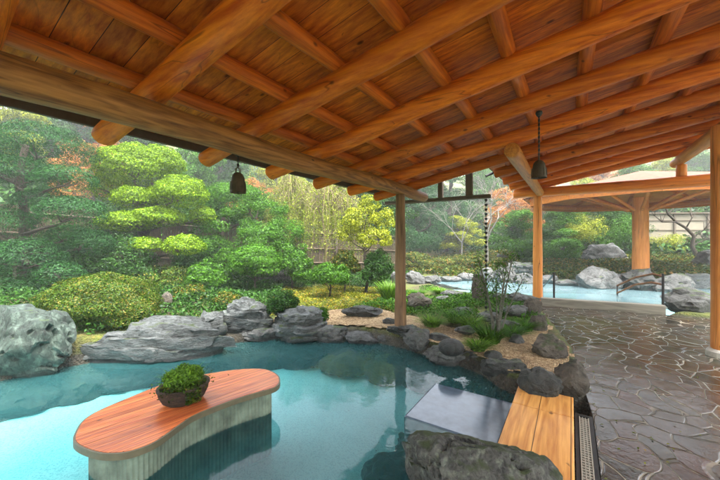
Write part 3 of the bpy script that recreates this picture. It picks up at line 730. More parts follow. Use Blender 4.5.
def rock(px, py, w, h, zb, mat, label, group=None, dep=.8, sink=.25, name='rock', cat='rock', rot=None, **kw):
    kw.setdefault('facets', 13); kw.setdefault('flat', .62)
    """px, py: middle of the visible foot in the photo; w, h: its size there"""
    rock_seed[0] += 1; t = dist(py, zb); W = w*t/F; H = h*t/F
    D = W*dep; x, y = pt(px, t+D*.42)
    total = H/(1-sink); me = rockmesh(name, (W, D, total*1.0), rock_seed[0], mat, **kw)
    o = bpy.data.objects.new(name, me); C.objects.link(o); o.location = (x, y, zb+H-total*.47)
    o.rotation_euler = (0, 0, YAW+(random.uniform(-.35,.35) if rot is None else rot))
    tag(o, label, cat, group); return o

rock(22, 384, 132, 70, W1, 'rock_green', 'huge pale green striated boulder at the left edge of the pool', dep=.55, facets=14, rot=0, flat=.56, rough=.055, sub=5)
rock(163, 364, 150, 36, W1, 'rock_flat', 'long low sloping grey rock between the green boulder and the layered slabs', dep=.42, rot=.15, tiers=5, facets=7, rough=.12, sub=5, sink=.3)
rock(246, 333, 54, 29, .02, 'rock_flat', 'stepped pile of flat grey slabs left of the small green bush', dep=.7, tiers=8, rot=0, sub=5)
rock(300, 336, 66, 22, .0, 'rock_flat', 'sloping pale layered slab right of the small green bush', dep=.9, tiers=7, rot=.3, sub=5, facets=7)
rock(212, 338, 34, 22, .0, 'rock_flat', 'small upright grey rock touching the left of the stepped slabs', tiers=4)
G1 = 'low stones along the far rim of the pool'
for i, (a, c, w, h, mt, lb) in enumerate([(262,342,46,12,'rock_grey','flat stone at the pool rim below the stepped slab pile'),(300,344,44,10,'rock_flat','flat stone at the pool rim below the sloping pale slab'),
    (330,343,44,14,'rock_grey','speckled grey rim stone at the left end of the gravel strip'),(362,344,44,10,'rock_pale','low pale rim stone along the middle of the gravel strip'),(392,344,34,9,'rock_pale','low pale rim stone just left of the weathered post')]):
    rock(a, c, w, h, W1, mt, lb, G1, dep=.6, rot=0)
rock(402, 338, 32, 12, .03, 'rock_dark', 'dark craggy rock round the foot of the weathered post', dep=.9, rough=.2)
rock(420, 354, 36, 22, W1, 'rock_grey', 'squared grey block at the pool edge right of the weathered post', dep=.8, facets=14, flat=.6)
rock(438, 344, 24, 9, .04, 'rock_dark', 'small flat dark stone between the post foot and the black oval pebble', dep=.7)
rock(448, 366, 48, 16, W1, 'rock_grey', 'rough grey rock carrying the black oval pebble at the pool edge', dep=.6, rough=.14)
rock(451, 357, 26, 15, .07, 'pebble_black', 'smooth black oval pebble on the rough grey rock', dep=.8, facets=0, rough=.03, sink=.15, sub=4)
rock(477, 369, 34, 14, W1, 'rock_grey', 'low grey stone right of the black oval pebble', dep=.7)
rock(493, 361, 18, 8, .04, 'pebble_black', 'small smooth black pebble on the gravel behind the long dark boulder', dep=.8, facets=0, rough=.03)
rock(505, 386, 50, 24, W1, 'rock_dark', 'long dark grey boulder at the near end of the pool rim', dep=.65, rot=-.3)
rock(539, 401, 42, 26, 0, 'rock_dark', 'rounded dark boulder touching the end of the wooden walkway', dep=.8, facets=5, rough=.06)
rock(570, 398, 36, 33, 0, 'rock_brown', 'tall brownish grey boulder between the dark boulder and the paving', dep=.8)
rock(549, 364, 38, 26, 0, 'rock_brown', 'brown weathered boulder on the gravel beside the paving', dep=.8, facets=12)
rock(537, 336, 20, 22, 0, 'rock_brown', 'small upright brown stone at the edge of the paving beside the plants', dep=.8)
rock(516, 345, 14, 9, .05, 'rock_pale', 'little round pale stone in front of the plants near the paving', dep=.9, facets=3)
o = bpy.data.objects.new('rock', rockmesh('rock', (1.0,.74,.78), 517, 'rock_mossy', facets=12, rough=.055, sub=6, flat=.66)); C.objects.link(o)
o.location = (-.52, 2.14, -.05); o.scale = (1.08,1,1.18); o.rotation_euler = (0,0,.25); tag(o, 'big mossy boulder in the foreground beside the wooden walkway', 'rock')
rock(392, 520, 80, 42, -.5, 'rock_dark', 'dark drowned rock under the water left of the mossy boulder', dep=.8, sink=.1)
rock(415, 470, 44, 26, -.56, 'rock_dark', 'small dark drowned rock in front of the blue grey step', dep=.8)
# drowned rocks along the rim
G2 = 'drowned rocks along the underwater bank'
for i, (a, c, w, h, lb) in enumerate([(20,420,90,22,'drowned brown rock under the green boulder, leftmost of the bank'),(78,406,70,20,'drowned brown rock under the right end of the green boulder'),
    (125,394,60,18,'drowned brown rock below the left end of the long sloping rock'),(172,384,56,16,'drowned brown rock below the middle of the long sloping rock'),(222,374,60,16,'drowned brown rock below the right end of the long sloping rock'),
    (262,371,48,16,'drowned rock behind the right end of the table'),(302,371,48,18,'drowned rock in the bank below the sloping pale slab'),(345,378,54,18,'drowned rock in the bank below the gravel strip'),
    (388,386,50,20,'drowned rock in the bank below the weathered post'),(428,394,48,20,'drowned rock in the bank beside the blue grey step'),(465,402,50,22,'drowned rock behind the blue grey step')]):
    rock(a, c, w, h+4, -.55, 'rock_sub', lb, G2, dep=.7, name='drowned_rock', facets=6, rough=.07, rot=0)
rock(112, 393, 40, 6, -.5, 'rock_dark', 'thin dark flat stone slab lying under the water behind the table', dep=.7)
# moss garden
rock(362, 317, 42, 9, .1, 'rock_dark', 'flat dark mossy stone lying on the moss lawn', dep=.5, rot=0)
rock(390, 325, 16, 6, .08, 'rock_dark', 'small dark stone on the gravel just left of the weathered post', dep=.6)
rock(274, 286, 40, 24, .15, 'rock_mossy', 'slanted mossy rock behind the little green bush', dep=.6)
rock(166, 307, 12, 15, .3, 'rock_brown', 'small squared stone post among the ferns behind the long rock', dep=.9, facets=16, flat=.6)
# island
rock(418, 309, 27, 15, .12, 'rock_brown', 'rounded brown stone in the island planting right of the weathered post', dep=.8)
rock(478, 305, 17, 30, .15, 'rock_brown', 'tall tapered brown standing stone behind the rain chain', dep=.9, facets=5, rough=.08)
G3 = 'flat stones in the island planting'
for (a, c, w, h, mt, lb) in [(443,303,22,7,'rock_pale','flat pale stone left of the tall standing stone'),(462,316,26,7,'rock_grey','flat grey stone in front of the tall standing stone'),(452,297,22,6,'rock_pale','flat pale stone at the near shore of the second pool'),
    (488,322,26,8,'rock_grey','flat stone left of the thin stemmed shrub'),(515,318,30,12,'rock_pale','pale angular stone right of the thin stemmed shrub'),(521,306,36,12,'rock_grey','broad grey stone at the second pool left of the orange post'),
    (533,316,18,20,'rock_brown','brown block stone beside the foot of the orange post'),(466,334,22,7,'rock_grey','low grey stone in front of the island ferns'),(505,330,28,8,'rock_grey','low grey stone below the thin stemmed shrub'),(500,303,24,9,'rock_dark','dark rounded stone right of the standing stone')]:
    rock(a, c, w, h, .12, mt, lb, G3, dep=.7)
# second pool shore
G4 = 'pale rocks round the far shore of the second pool'
for (a, c, w, h, mt, lb) in [(398,283,14,14,'rock_pale','narrow pale rock on the far shore just left of the weathered post'),(416,283,26,11,'rock_pale','rounded pale shore rock just right of the weathered post'),(432,283,18,7,'rock_pale','low pale shore rock, second to the right of the weathered post'),
    (449,282,26,6,'rock_pale','long low pale shore rock left of the standing stone'),(468,281,24,8,'rock_pale','pale shore rock directly behind the standing stone'),(488,282,18,14,'rock_pale','pale shore rock directly behind the rain chain'),(506,283,24,15,'rock_pale','taller pale shore rock behind the thin stemmed shrub'),(524,284,22,10,'rock_pale','pale shore rock just left of the orange post'),
    (548,284,26,9,'rock_pale','low pale shore rock just right of the orange post'),(566,286,26,6,'rock_pale','flat pale shore rock left of the big sloping one'),(597,289,50,20,'rock_pale','largest pale sloping shore rock left of the column'),(619,288,18,14,'rock_grey','grey pointed shore rock touching the column base')]:
    rock(a, c, w, h, W2, mt, lb, G4, dep=.6, rot=0, sink=.3)
rock(640, 291, 44, 20, W2, 'rock_dark', 'dark rocks heaped round the foot of the thick column', dep=.7, rough=.2)
rock(672, 293, 40, 18, W2, 'rock_grey', 'grey boulder on the shore right of the thick column', dep=.7)
rock(697, 289, 46, 13, W2, 'rock_flat', 'flat layered rock on the far shore at the right edge', dep=.6, tiers=4, rot=0)
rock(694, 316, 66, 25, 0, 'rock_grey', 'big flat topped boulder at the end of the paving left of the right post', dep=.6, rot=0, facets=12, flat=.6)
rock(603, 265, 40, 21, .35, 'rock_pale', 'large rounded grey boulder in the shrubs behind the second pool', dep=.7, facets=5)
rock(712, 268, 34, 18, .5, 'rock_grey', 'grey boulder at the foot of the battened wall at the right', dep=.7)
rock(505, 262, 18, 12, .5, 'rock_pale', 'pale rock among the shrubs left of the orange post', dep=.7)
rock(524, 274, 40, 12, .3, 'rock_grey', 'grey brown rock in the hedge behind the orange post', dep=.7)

# ------------------------------------------------------------------ trees and shrubs
def loc(px, t, dz=0):
    x, y = pt(px, t); return (x, y, gz(x, y)+dz)
def E(px0, py, wpx, hpx, t, base, dy=.0, dd=1.0):
    """ellipsoid seen at px0,py with size wpx x hpx at distance t, relative to base location"""
    x, y = pt(px0, t+dy); z = CAM_H+(240-py)/F*(t+dy)
    rw = wpx*.5*(t+dy)/F; rh = hpx*.5*(t+dy)/F
    return (x-base[0], y-base[1], z-base[2], rw, rw*dd, rh)
# left blue green layered pine
b_ = loc(20, 7.4)
tree('layered_pine', b_, [E(40,152,92,50,7.5,b_), E(15,178,84,40,7.3,b_), E(66,182,52,32,7.2,b_), E(-22,160,90,70,7.6,b_), E(72,216,58,40,7.0,b_), E(45,206,50,34,7.6,b_), E(-8,226,70,40,7.1,b_), E(28,262,62,46,6.8,b_), E(-25,265,80,54,7.0,b_), E(60,276,40,28,6.7,b_), E(5,296,70,36,6.6,b_), E(92,246,40,32,7.5,b_), E(70,238,40,26,7.7,b_)],
     30000, .08, 'leaf_pine', 'blue green cloud pruned pine at the left edge behind the green boulder', trunk=(.10, 3.2), aspect=.22, tilt=.45, subr=None)
# lime cloud-pruned tree
b_ = loc(150, 9.2)
tree('topiary_tree', b_, [E(134,172,66,52,9.3,b_), E(160,166,44,38,9.5,b_), E(181,196,50,40,8.9,b_), E(134,201,38,30,8.8,b_), E(112,190,34,44,9.4,b_), E(128,224,52,26,8.6,b_), E(158,220,50,26,8.8,b_), E(184,248,38,26,8.3,b_), E(145,247,34,20,8.3,b_), E(160,200,34,28,9.4,b_), E(203,218,24,24,9.3,b_)],
     30000, .075, 'leaf_lime', 'lime green cloud pruned tree of rounded pads left of the first bell', trunk=(.12, 2.4), aspect=.45, tilt=.6, subr=None)
# round bush
b_ = loc(102, 5.35)
tree('round_bush', b_, [E(102,306,100,62,5.35,b_), E(78,318,56,44,5.2,b_), E(128,318,54,40,5.25,b_)], 24000, .042, 'leaf_bush', 'large rounded olive green azalea bush behind the green boulder', 'bush', trunk=(.04,.3), subr=None, part='foliage')
b_ = loc(247, 6.35)
0 and tree('small_bush', b_, [E(281,298,34,26,6.2,b_)], 1, .05, 'leaf_green', 'x', 'bush', trunk=(.02,.2)) if False else None
def bush(px, py, w, h, t, mat, label, n_=7000, size=.05, group=None, name='shrub', sub=36, subr=.26, aspect=.5, tilt=.6):
    b_ = loc(px, t); es = [E(px, py, w, h, t, b_)]
    for q in range(3): es.append(E(px+random.uniform(-.3,.3)*w, py+random.uniform(.0,.28)*h, w*random.uniform(.45,.65), h*random.uniform(.5,.7), t*.98, b_))
    return tree(name, b_, es, n_, size, mat, label, 'shrub', trunk=(.03, max(.1, (es[0][2])*.6)), group=group, sub=sub, subr=subr, part='foliage', aspect=aspect, tilt=tilt)
bush(281, 302, 34, 26, 5.9, 'leaf_dark', 'small dark green bush growing between the two layered slab rocks', 4000, .05)
bush(318, 316, 22, 18, 5.9, 'leaf_green', 'little green shrub at the right end of the sloping pale slab', 2500, .045)
bush(255, 262, 50, 34, 8.6, 'leaf_green', 'domed bright green shrub in front of the brushwood fence', 7000, .07, subr=None)
bush(210, 280, 44, 40, 8.4, 'leaf_green', 'leafy green shrub between the lime tree and the domed shrub', 5000, .09)
bush(20, 318, 70, 40, 6.9, 'leaf_dark', 'dark shrub directly behind the pale green boulder at the left edge', 6000, .07)
bush(70, 255, 70, 60, 9.0, 'leaf_dark', 'dark shrub filling the gap between the pine and the lime tree', 8000, .08)
bush(-10, 262, 90, 70, 9.6, 'leaf_dark', 'dark shrub behind the trunk of the pine', 8000, .08)
bush(105, 235, 60, 70, 10.4, 'leaf_dark', 'tall dark shrub behind the left of the lime tree', 8000, .08)
bush(200, 262, 50, 60, 9.6, 'leaf_dark', 'dark shrub between the lime tree and the spreading tree', 7000, .08)
bush(160, 282, 60, 40, 8.2, 'leaf_bush', 'olive shrub below the right of the lime tree', 6000, .07)
bush(292, 262, 40, 40, 9.6, 'leaf_green', 'green shrub below the weeping trees beside the fence', 5000, .08)
bush(345, 262, 30, 26, 9.4, 'leaf_cover', 'olive shrub at the foot of the young yellow tree', 3500, .07)
bush(190, 300, 46, 30, 7.2, 'leaf_cover', 'loose yellow green ferns behind the long sloping rock', 4500, .07)
bush(120, 264, 70, 60, 8.2, 'leaf_dark', 'dark shrub under the lime cloud pruned tree', 7000, .07)
bush(228, 302, 30, 22, 6.9, 'leaf_cover', 'yellow green shrub just above the stepped slab pile', 2500, .06)
bush(330, 276, 40, 30, 8.6, 'leaf_green', 'green shrub left of the young yellow tree', 4500, .07)
bush(378, 268, 30, 36, 9.2, 'leaf_dark', 'dark green shrub under the young yellow tree', 4000, .07)

# middle: conifer like trees behind
b_ = loc(225, 10.2)
tree('spreading_tree', b_, [E(222,226,66,44,10.2,b_), E(260,214,56,40,10.4,b_), E(236,200,66,40,10.6,b_), E(262,243,60,40,9.8,b_), E(210,252,50,40,9.6,b_), E(284,236,48,38,10,b_), E(205,208,46,44,10.6,b_), E(240,262,60,30,9.8,b_)],
     22000, .085, 'leaf_green', 'spreading green tree with layered branches right of the first bell', trunk=(.11, 2.0), sub=40, subr=.24, aspect=.35, lower=-.2)
b_ = loc(366, 9.3)
tree('young_tree', b_, [E(362,222,40,34,9.3,b_), E(376,240,36,28,9.1,b_), E(350,238,30,26,9.4,b_), E(370,205,24,22,9.5,b_), E(386,222,26,30,9.5,b_)],
     3200, .085, 'leaf_yellow', 'young tree with bright yellow green leaves left of the weathered post', trunk=(.05, 1.5), sub=22, subr=.26)
# weeping straw coloured tree
M['twig'] = plain('straw_twigs', (.13,.10,.04), .8)
def weeping(px, t, top, w, hgt, label):
    b_ = loc(px, t); tr = tag(empty('weeping_tree', b_), label, 'tree')
    V = []; mbt = MB(); zt = CAM_H+(240-top)/F*t-b_[2]; W = w*.5*t/F
    limb(mbt, (0,0,-.1), (0,0,zt*.92), .06, .03, 4.4, .05)
    for k in range(150):
        a = random.uniform(0, 2*PI); r = W*math.sqrt(random.random()); L = random.uniform(.5, 1)*hgt*t/F
        x0, y0 = r*math.cos(a), r*math.sin(a)*.6; z0 = zt*(1-.25*(r/W)**2)+random.uniform(-.2,.2)
        pts = [Vector((x0*.3, y0*.3, z0-.4)), Vector((x0*.7, y0*.7, z0)), Vector((x0*.95, y0*.95, z0-.15))]
        for q in range(1, 6): pts.append(Vector((x0*(1+.05*q)+random.uniform(-.05,.05), y0*(1+.05*q)+random.uniform(-.05,.05), z0-.15-L*q/5)))
        mbt.tube(pts, [.010,.008,.006,.005,.004,.004,.003,.003], 4, False)
        P = []
        for q in range(2, 7):
            for j in range(12): P.append(pts[q].lerp(pts[q+1], random.random())+Vector(sph(1)[0])*.08)
        V.append(np.array([p[:] for p in P]))
    V = np.concatenate(V); Nn = np.tile(np.array([[0,0,1.0]]), (len(V),1))
    me = leafmesh('crown', leaf_arrays(V, Nn, .06, .35, 1.2), M['leaf_straw']); o = bpy.data.objects.new('crown', me); C.objects.link(o); o.parent = tr
    mbt.build('trunk', M['twig'], tr, True); return tr
weeping(325, 10.6, 178, 92, 66, 'weeping tree with straw yellow hanging twigs behind the moss lawn')
weeping(290, 11.6, 172, 60, 50, 'smaller weeping straw yellow tree close behind the left of the moss lawn')

# far trees: shared shapes
proto = {}
def make_proto(key, ells, n_, size, mat, trunk, bark='bark', **kw):
    proto[key] = (ells, n_, size, mat, trunk, bark, kw, None)
def far_tree(kind, px, t, h, w, label, group='trees on the hillside beyond the fence', rz_=0):
    ells, n_, size, mat, trunk, bark, kw, first = proto[kind]
    x, y = pt(px, t); z = gz(x, y)
    if first is None:
        o = tree({'broad':'broadleaf_tree','conifer':'conifer_tree','maple':'maple_tree','yellow':'yellow_tree','light':'light_green_tree'}[kind], (x,y,z), ells, n_, size, mat, label, trunk=trunk, bark=bark, group=group, **kw)
        proto[kind] = (ells, n_, size, mat, trunk, bark, kw, o)
    else:
        o = copy_tree(first); o.location = (x,y,z); o['label'] = label
    o['group'] = group
    o.scale = (w, w, h); o.rotation_euler = (0, 0, rz_); return o
# prototypes are 1 unit = full height 6 m, crown about 4 m across
def cloud(k, R, z0, z1, r0, r1, seed):
    rs = random.Random(seed); e = []
    for i in range(k):
        t = i/(k-1); a = i*2.4; rr = R*(1-.55*t)*rs.uniform(.5,1); s = r0+(r1-r0)*t
        e.append((rr*math.cos(a), rr*math.sin(a), z0+(z1-z0)*t, s*rs.uniform(.85,1.15), s*rs.uniform(.85,1.15), s*rs.uniform(.6,.8)))
    return e
make_proto('broad', cloud(12, 1.5, 1.8, 5.2, 1.15, .9, 1), 13000, .15, 'leaf_dark', (.14, 4), sub=12, subr=.42)
make_proto('light', cloud(11, 1.4, 1.4, 5.0, 1.1, .8, 2), 12000, .14, 'leaf_green', (.12, 3.8), sub=12, subr=.42)
make_proto('yellow', cloud(9, 1.2, 1.6, 4.8, .95, .75, 3), 7500, .14, 'leaf_yellow', (.10, 3.6), sub=12, subr=.36)
make_proto('maple', cloud(10, 1.6, 2.2, 4.9, 1.05, .8, 4), 6500, .13, 'leaf_red', (.10, 3.6), sub=14, subr=.34)
make_proto('conifer', cloud(14, 1.4, 1.0, 5.6, 1.05, .45, 5), 13000, .14, 'leaf_pine', (.14, 5.2), sub=12, subr=.36, aspect=.25)
FT = [('light',-60,15,.9,1,'light green tree beyond the fence at the far left'), ('yellow',12,15,.95,.9,'yellow leaved tree rising behind the blue green pine'), ('broad',55,19,1.1,1.1,'dark broadleaf tree behind the gap right of the yellow leaved tree'),
 ('maple',92,14,.72,.8,'salmon red maple between the pine and the lime tree'), ('light',105,22,1.2,1.2,'pale hazy green tree on the slope above the red maple'), ('broad',140,17,.95,1,'dark tree directly behind the lime cloud pruned tree'),
 ('light',195,16,.95,.9,'fresh green tree just left of the first bell'), ('broad',222,20,1.05,1.1,'dark tree behind the first bell'), ('maple',262,17,.75,.85,'orange red maple just right of the first bell'),
 ('yellow',296,19,.9,1,'yellow tree on the slope above the weeping tree'), ('light',268,14,.62,.8,'green tree below the orange red maple'), ('yellow',335,17,.85,.9,'golden tree behind the young yellow tree'), ('broad',330,24,1.2,1.2,'large dark tree high behind the weeping trees'),
 ('broad',378,15,.78,.9,'dark tree directly behind the weathered post'), ('conifer',420,19,1.05,1.15,'dark misty conifer right of the weathered post'), ('conifer',446,22,1.1,1.2,'misty blue green conifer below the gutter brackets'), ('broad',398,24,1.2,1.2,'far dark tree beyond the weathered post'),
 ('yellow',462,20,.5,.9,'low olive yellow tree behind the standing stone'), ('light',478,27,1.15,1.2,'pale far tree behind the rain chain'), ('maple',512,21,.80,1.0,'pink red maple left of the orange post'), ('light',517,17,.52,.8,'green tree below the pink red maple'),
 ('maple',540,26,.9,1,'red maple behind the orange post'), ('light',560,20,.66,1.0,'bright green tree right of the orange post'), ('yellow',583,24,.85,1,'yellow tree above the large grey boulder'), ('broad',612,20,.62,1.0,'dark green tree left of the thick column'),
 ('light',632,25,.9,1.1,'green tree behind the thick column'), ('yellow',662,27,.8,.9,'yellow tree over the left end of the battened wall'), ('light',690,29,.95,1.1,'green tree over the battened wall'), ('light',735,28,.95,1.1,'green tree behind the right post'), ('maple',600,30,1.0,1.1,'distant red maple above the canopy roof'),
 ('maple',100,21,1.25,1.2,'pale salmon maple high on the slope above the pine'), ('maple',150,25,1.35,1.3,'far salmon maple on the hill above the lime tree'), ('conifer',370,30,1.3,1.3,'far misty conifer on the hill left of the weathered post'), ('broad',500,33,1.3,1.4,'far dark tree on the hill behind the rain chain'), ('yellow',272,23,1.15,1.2,'far golden tree on the hill just right of the first bell')]
for i, (k_, px, t_, h_, w_, lb) in enumerate(FT): far_tree(k_, px, t_, h_, w_, lb, rz_=i*1.7)

# bare pale twig tree (centre right) and the twisted tree by the wall
def bare(px, t, h, w, mat, label, seed, depth=5, r=.05, name='bare_tree', lean=0):
    b_ = loc(px, t); rs = random.Random(seed); mb = MB()
    def grow(p, d, L, r_, k):
        q = p+d*L; mb.tube([p, p.lerp(q, .5)+Vector([rs.uniform(-.06,.06)*L for _ in range(3)]), q], [r_, r_*.85, r_*.7], 6 if r_ > .015 else 4, False)
        if k == 0: return
        for j in range(rs.choice((2,3,3)) if k > 1 else 2):
            nd = (d+Vector((rs.uniform(-1,1)*w, rs.uniform(-1,1)*w, rs.uniform(-.35,.5)))).normalized(); grow(q, nd, L*rs.uniform(.62,.85), r_*.62, k-1)
    grow(Vector((0,0,-.05)), Vector((lean,0,1)).normalized(), h*.32, r, depth)
    t_ = tag(empty(name, b_), label, 'tree'); mb.build('trunk', M[mat], t_, True); return t_
bare(487, 15.5, 4.4, .8, 'bark_pale', 'leafless pale twiggy tree behind the rain chain', 5, 6, .06)
bare(462, 17, 3.8, .9, 'bark_pale', 'leafless pale twiggy tree left of the rain chain in the mist', 8, 6, .05)
# twisted tree
b_ = loc(703, 15.0); tw_ = tag(empty('twisted_tree', b_), 'bare dark twisted tree in front of the battened wall', 'tree'); mb = MB(); rs = random.Random(3)
def P3(px, py, t, dy=0):
    x, y = pt(px, t+dy); return Vector((x-b_[0], y-b_[1], CAM_H+(240-py)/F*(t+dy)-b_[2]))
main = [(706,268),(697,256),(692,246),(694,236),(686,228),(676,222),(668,214),(664,204)]
mb.tube([P3(a,c,15) for a,c in main], [.10,.085,.075,.07,.06,.05,.04,.025], 8, True, .2, 2)
for br in ([(694,236),(704,230),(710,222),(716,208)], [(686,228),(692,218),(690,205)], [(676,222),(662,222),(655,216)], [(668,214),(676,206),(678,196)], [(692,246),(704,240),(714,238)], [(664,204),(656,198)], [(664,204),(670,195)]):
    mb.tube([P3(a,c,15, rs.uniform(-.3,.3)*i) for i, (a,c) in enumerate(br)], [.035-.008*i for i in range(len(br))], 6, True)
    for (a, c) in br[1:]:
        for j in range(4): mb.tube([P3(a,c,15), P3(a+rs.uniform(-9,9), c-rs.uniform(2,12), 15, rs.uniform(-.4,.4))], [.014,.006], 4, False)
mb.build('trunk', M['bark'], tw_, True)

# hedges behind the second pool
G5 = 'low clipped shrubs behind the second pool'
for i, (px, py, w, h, t_, mt, lb) in enumerate([(412,262,40,20,15,'leaf_cover','olive shrub behind the pool just right of the weathered post'),(440,266,40,16,15,'leaf_cover','low shrub behind the pool, second from the weathered post'),(468,264,40,22,15.5,'leaf_cover','low misty shrub directly behind the standing stone'),
    (500,258,36,20,16,'leaf_cover','low shrub left of the orange post behind the pool'),(525,252,40,22,17,'leaf_green','green shrub directly left of the orange post'),(552,270,44,18,15.5,'leaf_cover','clipped brownish shrub right of the orange post'),
    (590,276,54,16,15.5,'leaf_cover','clipped brownish shrub in front of the large grey boulder'),(563,250,36,26,17.5,'leaf_green','green shrub left of the large grey boulder'),(585,232,40,34,19,'leaf_yellow','bright yellow green shrub above the large grey boulder'),
    (618,236,44,46,18.5,'leaf_green','rich green shrub left of the thick column'),(615,270,36,18,16,'leaf_green','clipped green shrub at the left of the thick column'),(668,252,46,36,18,'leaf_yellow','bright yellow shrub right of the thick column'),
    (670,276,50,22,15.5,'leaf_cover','clipped olive shrub right of the thick column'),(705,276,44,20,15.5,'leaf_cover','clipped olive shrub below the twisted tree'),(700,256,44,18,17,'leaf_green','low green shrub at the foot of the battened wall'),(640,262,40,26,18,'leaf_dark','dark shrub directly behind the thick column')]):
    bush(px, py, w, h, t_, mt, lb, 4200, .10, G5, sub=30, subr=.28)

# grass tufts
def tuft(px, py, zb, R, H, n_, mat, label, width=.008, cat='plant', name='grass_tuft', base=None, spread=1.0, parent=None, group=None):
    if parent is None:
        x, y = at(px, py, zb) if base is None else base[:2]; b_ = (x, y, zb)
        t = tag(empty(name, b_), label, cat, group); zo = 0
    else: t = parent; zo = zb
    V = []; rs = np.random.RandomState(int(px*7+py)); segs = 4; vv = []; ff = []
    for k in range(n_):
        a = rs.rand()*2*PI; r = R*math.sqrt(rs.rand())*.45; h = H*(.55+.5*rs.rand()); out = R*(.3+.8*rs.rand())*spread
        da = a+rs.randn()*.5; w_ = width*(.7+.6*rs.rand()); px_, py_ = r*math.cos(a), r*math.sin(a); sx_, sy_ = -math.sin(da)*w_, math.cos(da)*w_
        i0 = len(vv)
        for q in range(segs+1):
            t_ = q/segs; o_ = out*t_**1.8; z = h*(t_*1.25-.35*t_*t_*(1+.8*rs.rand()*0)); ww = (1-t_**2)*.9+.08
            cx_, cy_ = px_+math.cos(da)*o_, py_+math.sin(da)*o_
            vv += [(cx_-sx_*ww, cy_-sy_*ww, zo+z), (cx_+sx_*ww, cy_+sy_*ww, zo+z)]
        for q in range(segs): j = i0+2*q; ff.append((j, j+1, j+3, j+2))
    mb = MB(); mb.v = vv; mb.f = ff
    mb.build('blades', M[mat], t, True); return t
x, y = pt(389, 8.2); tuft(389, 286, gz(x,y), .38, .55, 420, 'leaf_fresh', 'bright green grass tuft behind the weathered post', base=(x,y), width=.010)
G6 = 'green fern and grass tufts in the island planting'
for i, (px, py, R, H, lb) in enumerate([(432,326,.30,.24,'low fern tuft just right of the weathered post'),(455,322,.30,.28,'fern tuft between the post and the standing stone'),(418,296,.28,.22,'grass tuft behind the rounded brown stone'),(440,294,.30,.24,'grass tuft at the near shore left of the standing stone'),
    (490,342,.32,.34,'large fern tuft in front of the thin stemmed shrub'),(512,336,.28,.22,'fern tuft beside the little round pale stone'),(470,328,.28,.26,'fern tuft in front of the standing stone'),(455,308,.26,.22,'small tuft left of the standing stone'),(525,330,.26,.24,'fern tuft beside the upright brown stone'),(478,350,.22,.18,'dark low tuft at the gravel in front of the island'),(500,318,.26,.28,'fern tuft at the base of the thin stemmed shrub')]):
    tuft(px, py, .10, R*.9, H*.78, 260, 'leaf_green' if i % 3 else 'leaf_fresh', lb, width=.009, group=G6, name='fern_tuft', spread=1.2)
# thin stemmed shrub
b_ = (*at(497, 338, .12), .10); t = tag(empty('thin_shrub', b_), 'thin stemmed airy shrub beside the rain chain in the island planting', 'shrub'); mb = MB(); rs = random.Random(4); tips = []
for k in range(8):
    a = k*.8+rs.uniform(-.3,.3); l_ = rs.uniform(.75,1.25); q0 = Vector((math.cos(a)*.04, math.sin(a)*.04, 0)); out = rs.uniform(.15,.42)
    pts = [q0+Vector((math.cos(a)*out*(s**1.4), math.sin(a)*out*(s**1.4), l_*s)) for s in (0,.25,.5,.75,1)]
    mb.tube(pts, [.018,.015,.012,.009,.005], 7, True, .1, k)
    for j in range(5):
        s = rs.uniform(.5, 1); p = pts[2].lerp(pts[4], (s-.5)*2); e = p+Vector((rs.uniform(-.16,.16), rs.uniform(-.16,.16), rs.uniform(.1,.25))); mb.tube([p, e], [.006,.003], 5, False); tips.append(e); tips.append(p.lerp(e,.5))
mb.build('stem', M['bark_pale'], t, True)
P = np.array([np.array(p[:])+np.random.randn(3)*.05 for p in tips for _ in range(12)])
me = leafmesh('foliage', leaf_arrays(P, sph(len(P)), .06, .22, .8), M['leaf_green']); o = bpy.data.objects.new('foliage', me); C.objects.link(o); o.parent = t

# potted plant on the table
x, y = at(184, 401, TZ)
pot = tag(empty('potted_plant', (x, y, TZ+.001), tang), 'green fern in a rough brown woven pot standing on the cedar table', 'potted plant')
M['pot'] = rockmat('woven_brown_pot', (.03,.02,.014), (.16,.10,.06), None, 0, 6, .85, (1,1,3))
mb = MB(); mb.lathe([(0,0),(.13,0),(.17,.03),(.20,.09),(.205,.13),(.215,.135),(.215,.150),(.19,.150),(.18,.11),(0,.11)], n=40, sx=1.0, sy=.82)
for k in range(3): pass
mb.build('pot', M['pot'], pot, 'auto')
for q in ():
    mb = MB(); mb.tube([(q*.205,-.05,.14),(q*.235,-.04,.19),(q*.24,0,.205),(q*.235,.04,.19),(q*.205,.05,.14)], .012, 8); mb.build('handle', M['pot'], pot, True)
tuft(184, 401, .12, .20, .15, 260, 'leaf_fresh', None, width=.005, parent=pot, spread=.9)
P_, Q_ = pad_pts([(0,0,.20,.15,.12,.07), (-.07,.02,.23,.08,.07,.05), (.06,-.02,.235,.08,.07,.05), (.02,.05,.26,.05,.05,.04)], 900)
me = leafmesh('foliage', leaf_arrays(P_+np.random.randn(len(P_),3)*.008, Q_, .030, .38, .6), M['leaf_fresh']); o = bpy.data.objects.new('foliage', me); C.objects.link(o); o.parent = pot
P = np.random.randn(900, 3)*np.array([.095,.075,.018])+np.array([0,0,.150]); hang = np.random.rand(260, 3)*np.array([.12,.03,-.12])+np.array([-.04,-.18,.15])
P = np.concatenate([P, hang]); me = leafmesh('dead_leaves', leaf_arrays(P, sph(len(P)), .028, .4, .8), M['leaf_bush']); o = bpy.data.objects.new('dead_leaves', me); C.objects.link(o); o.parent = pot

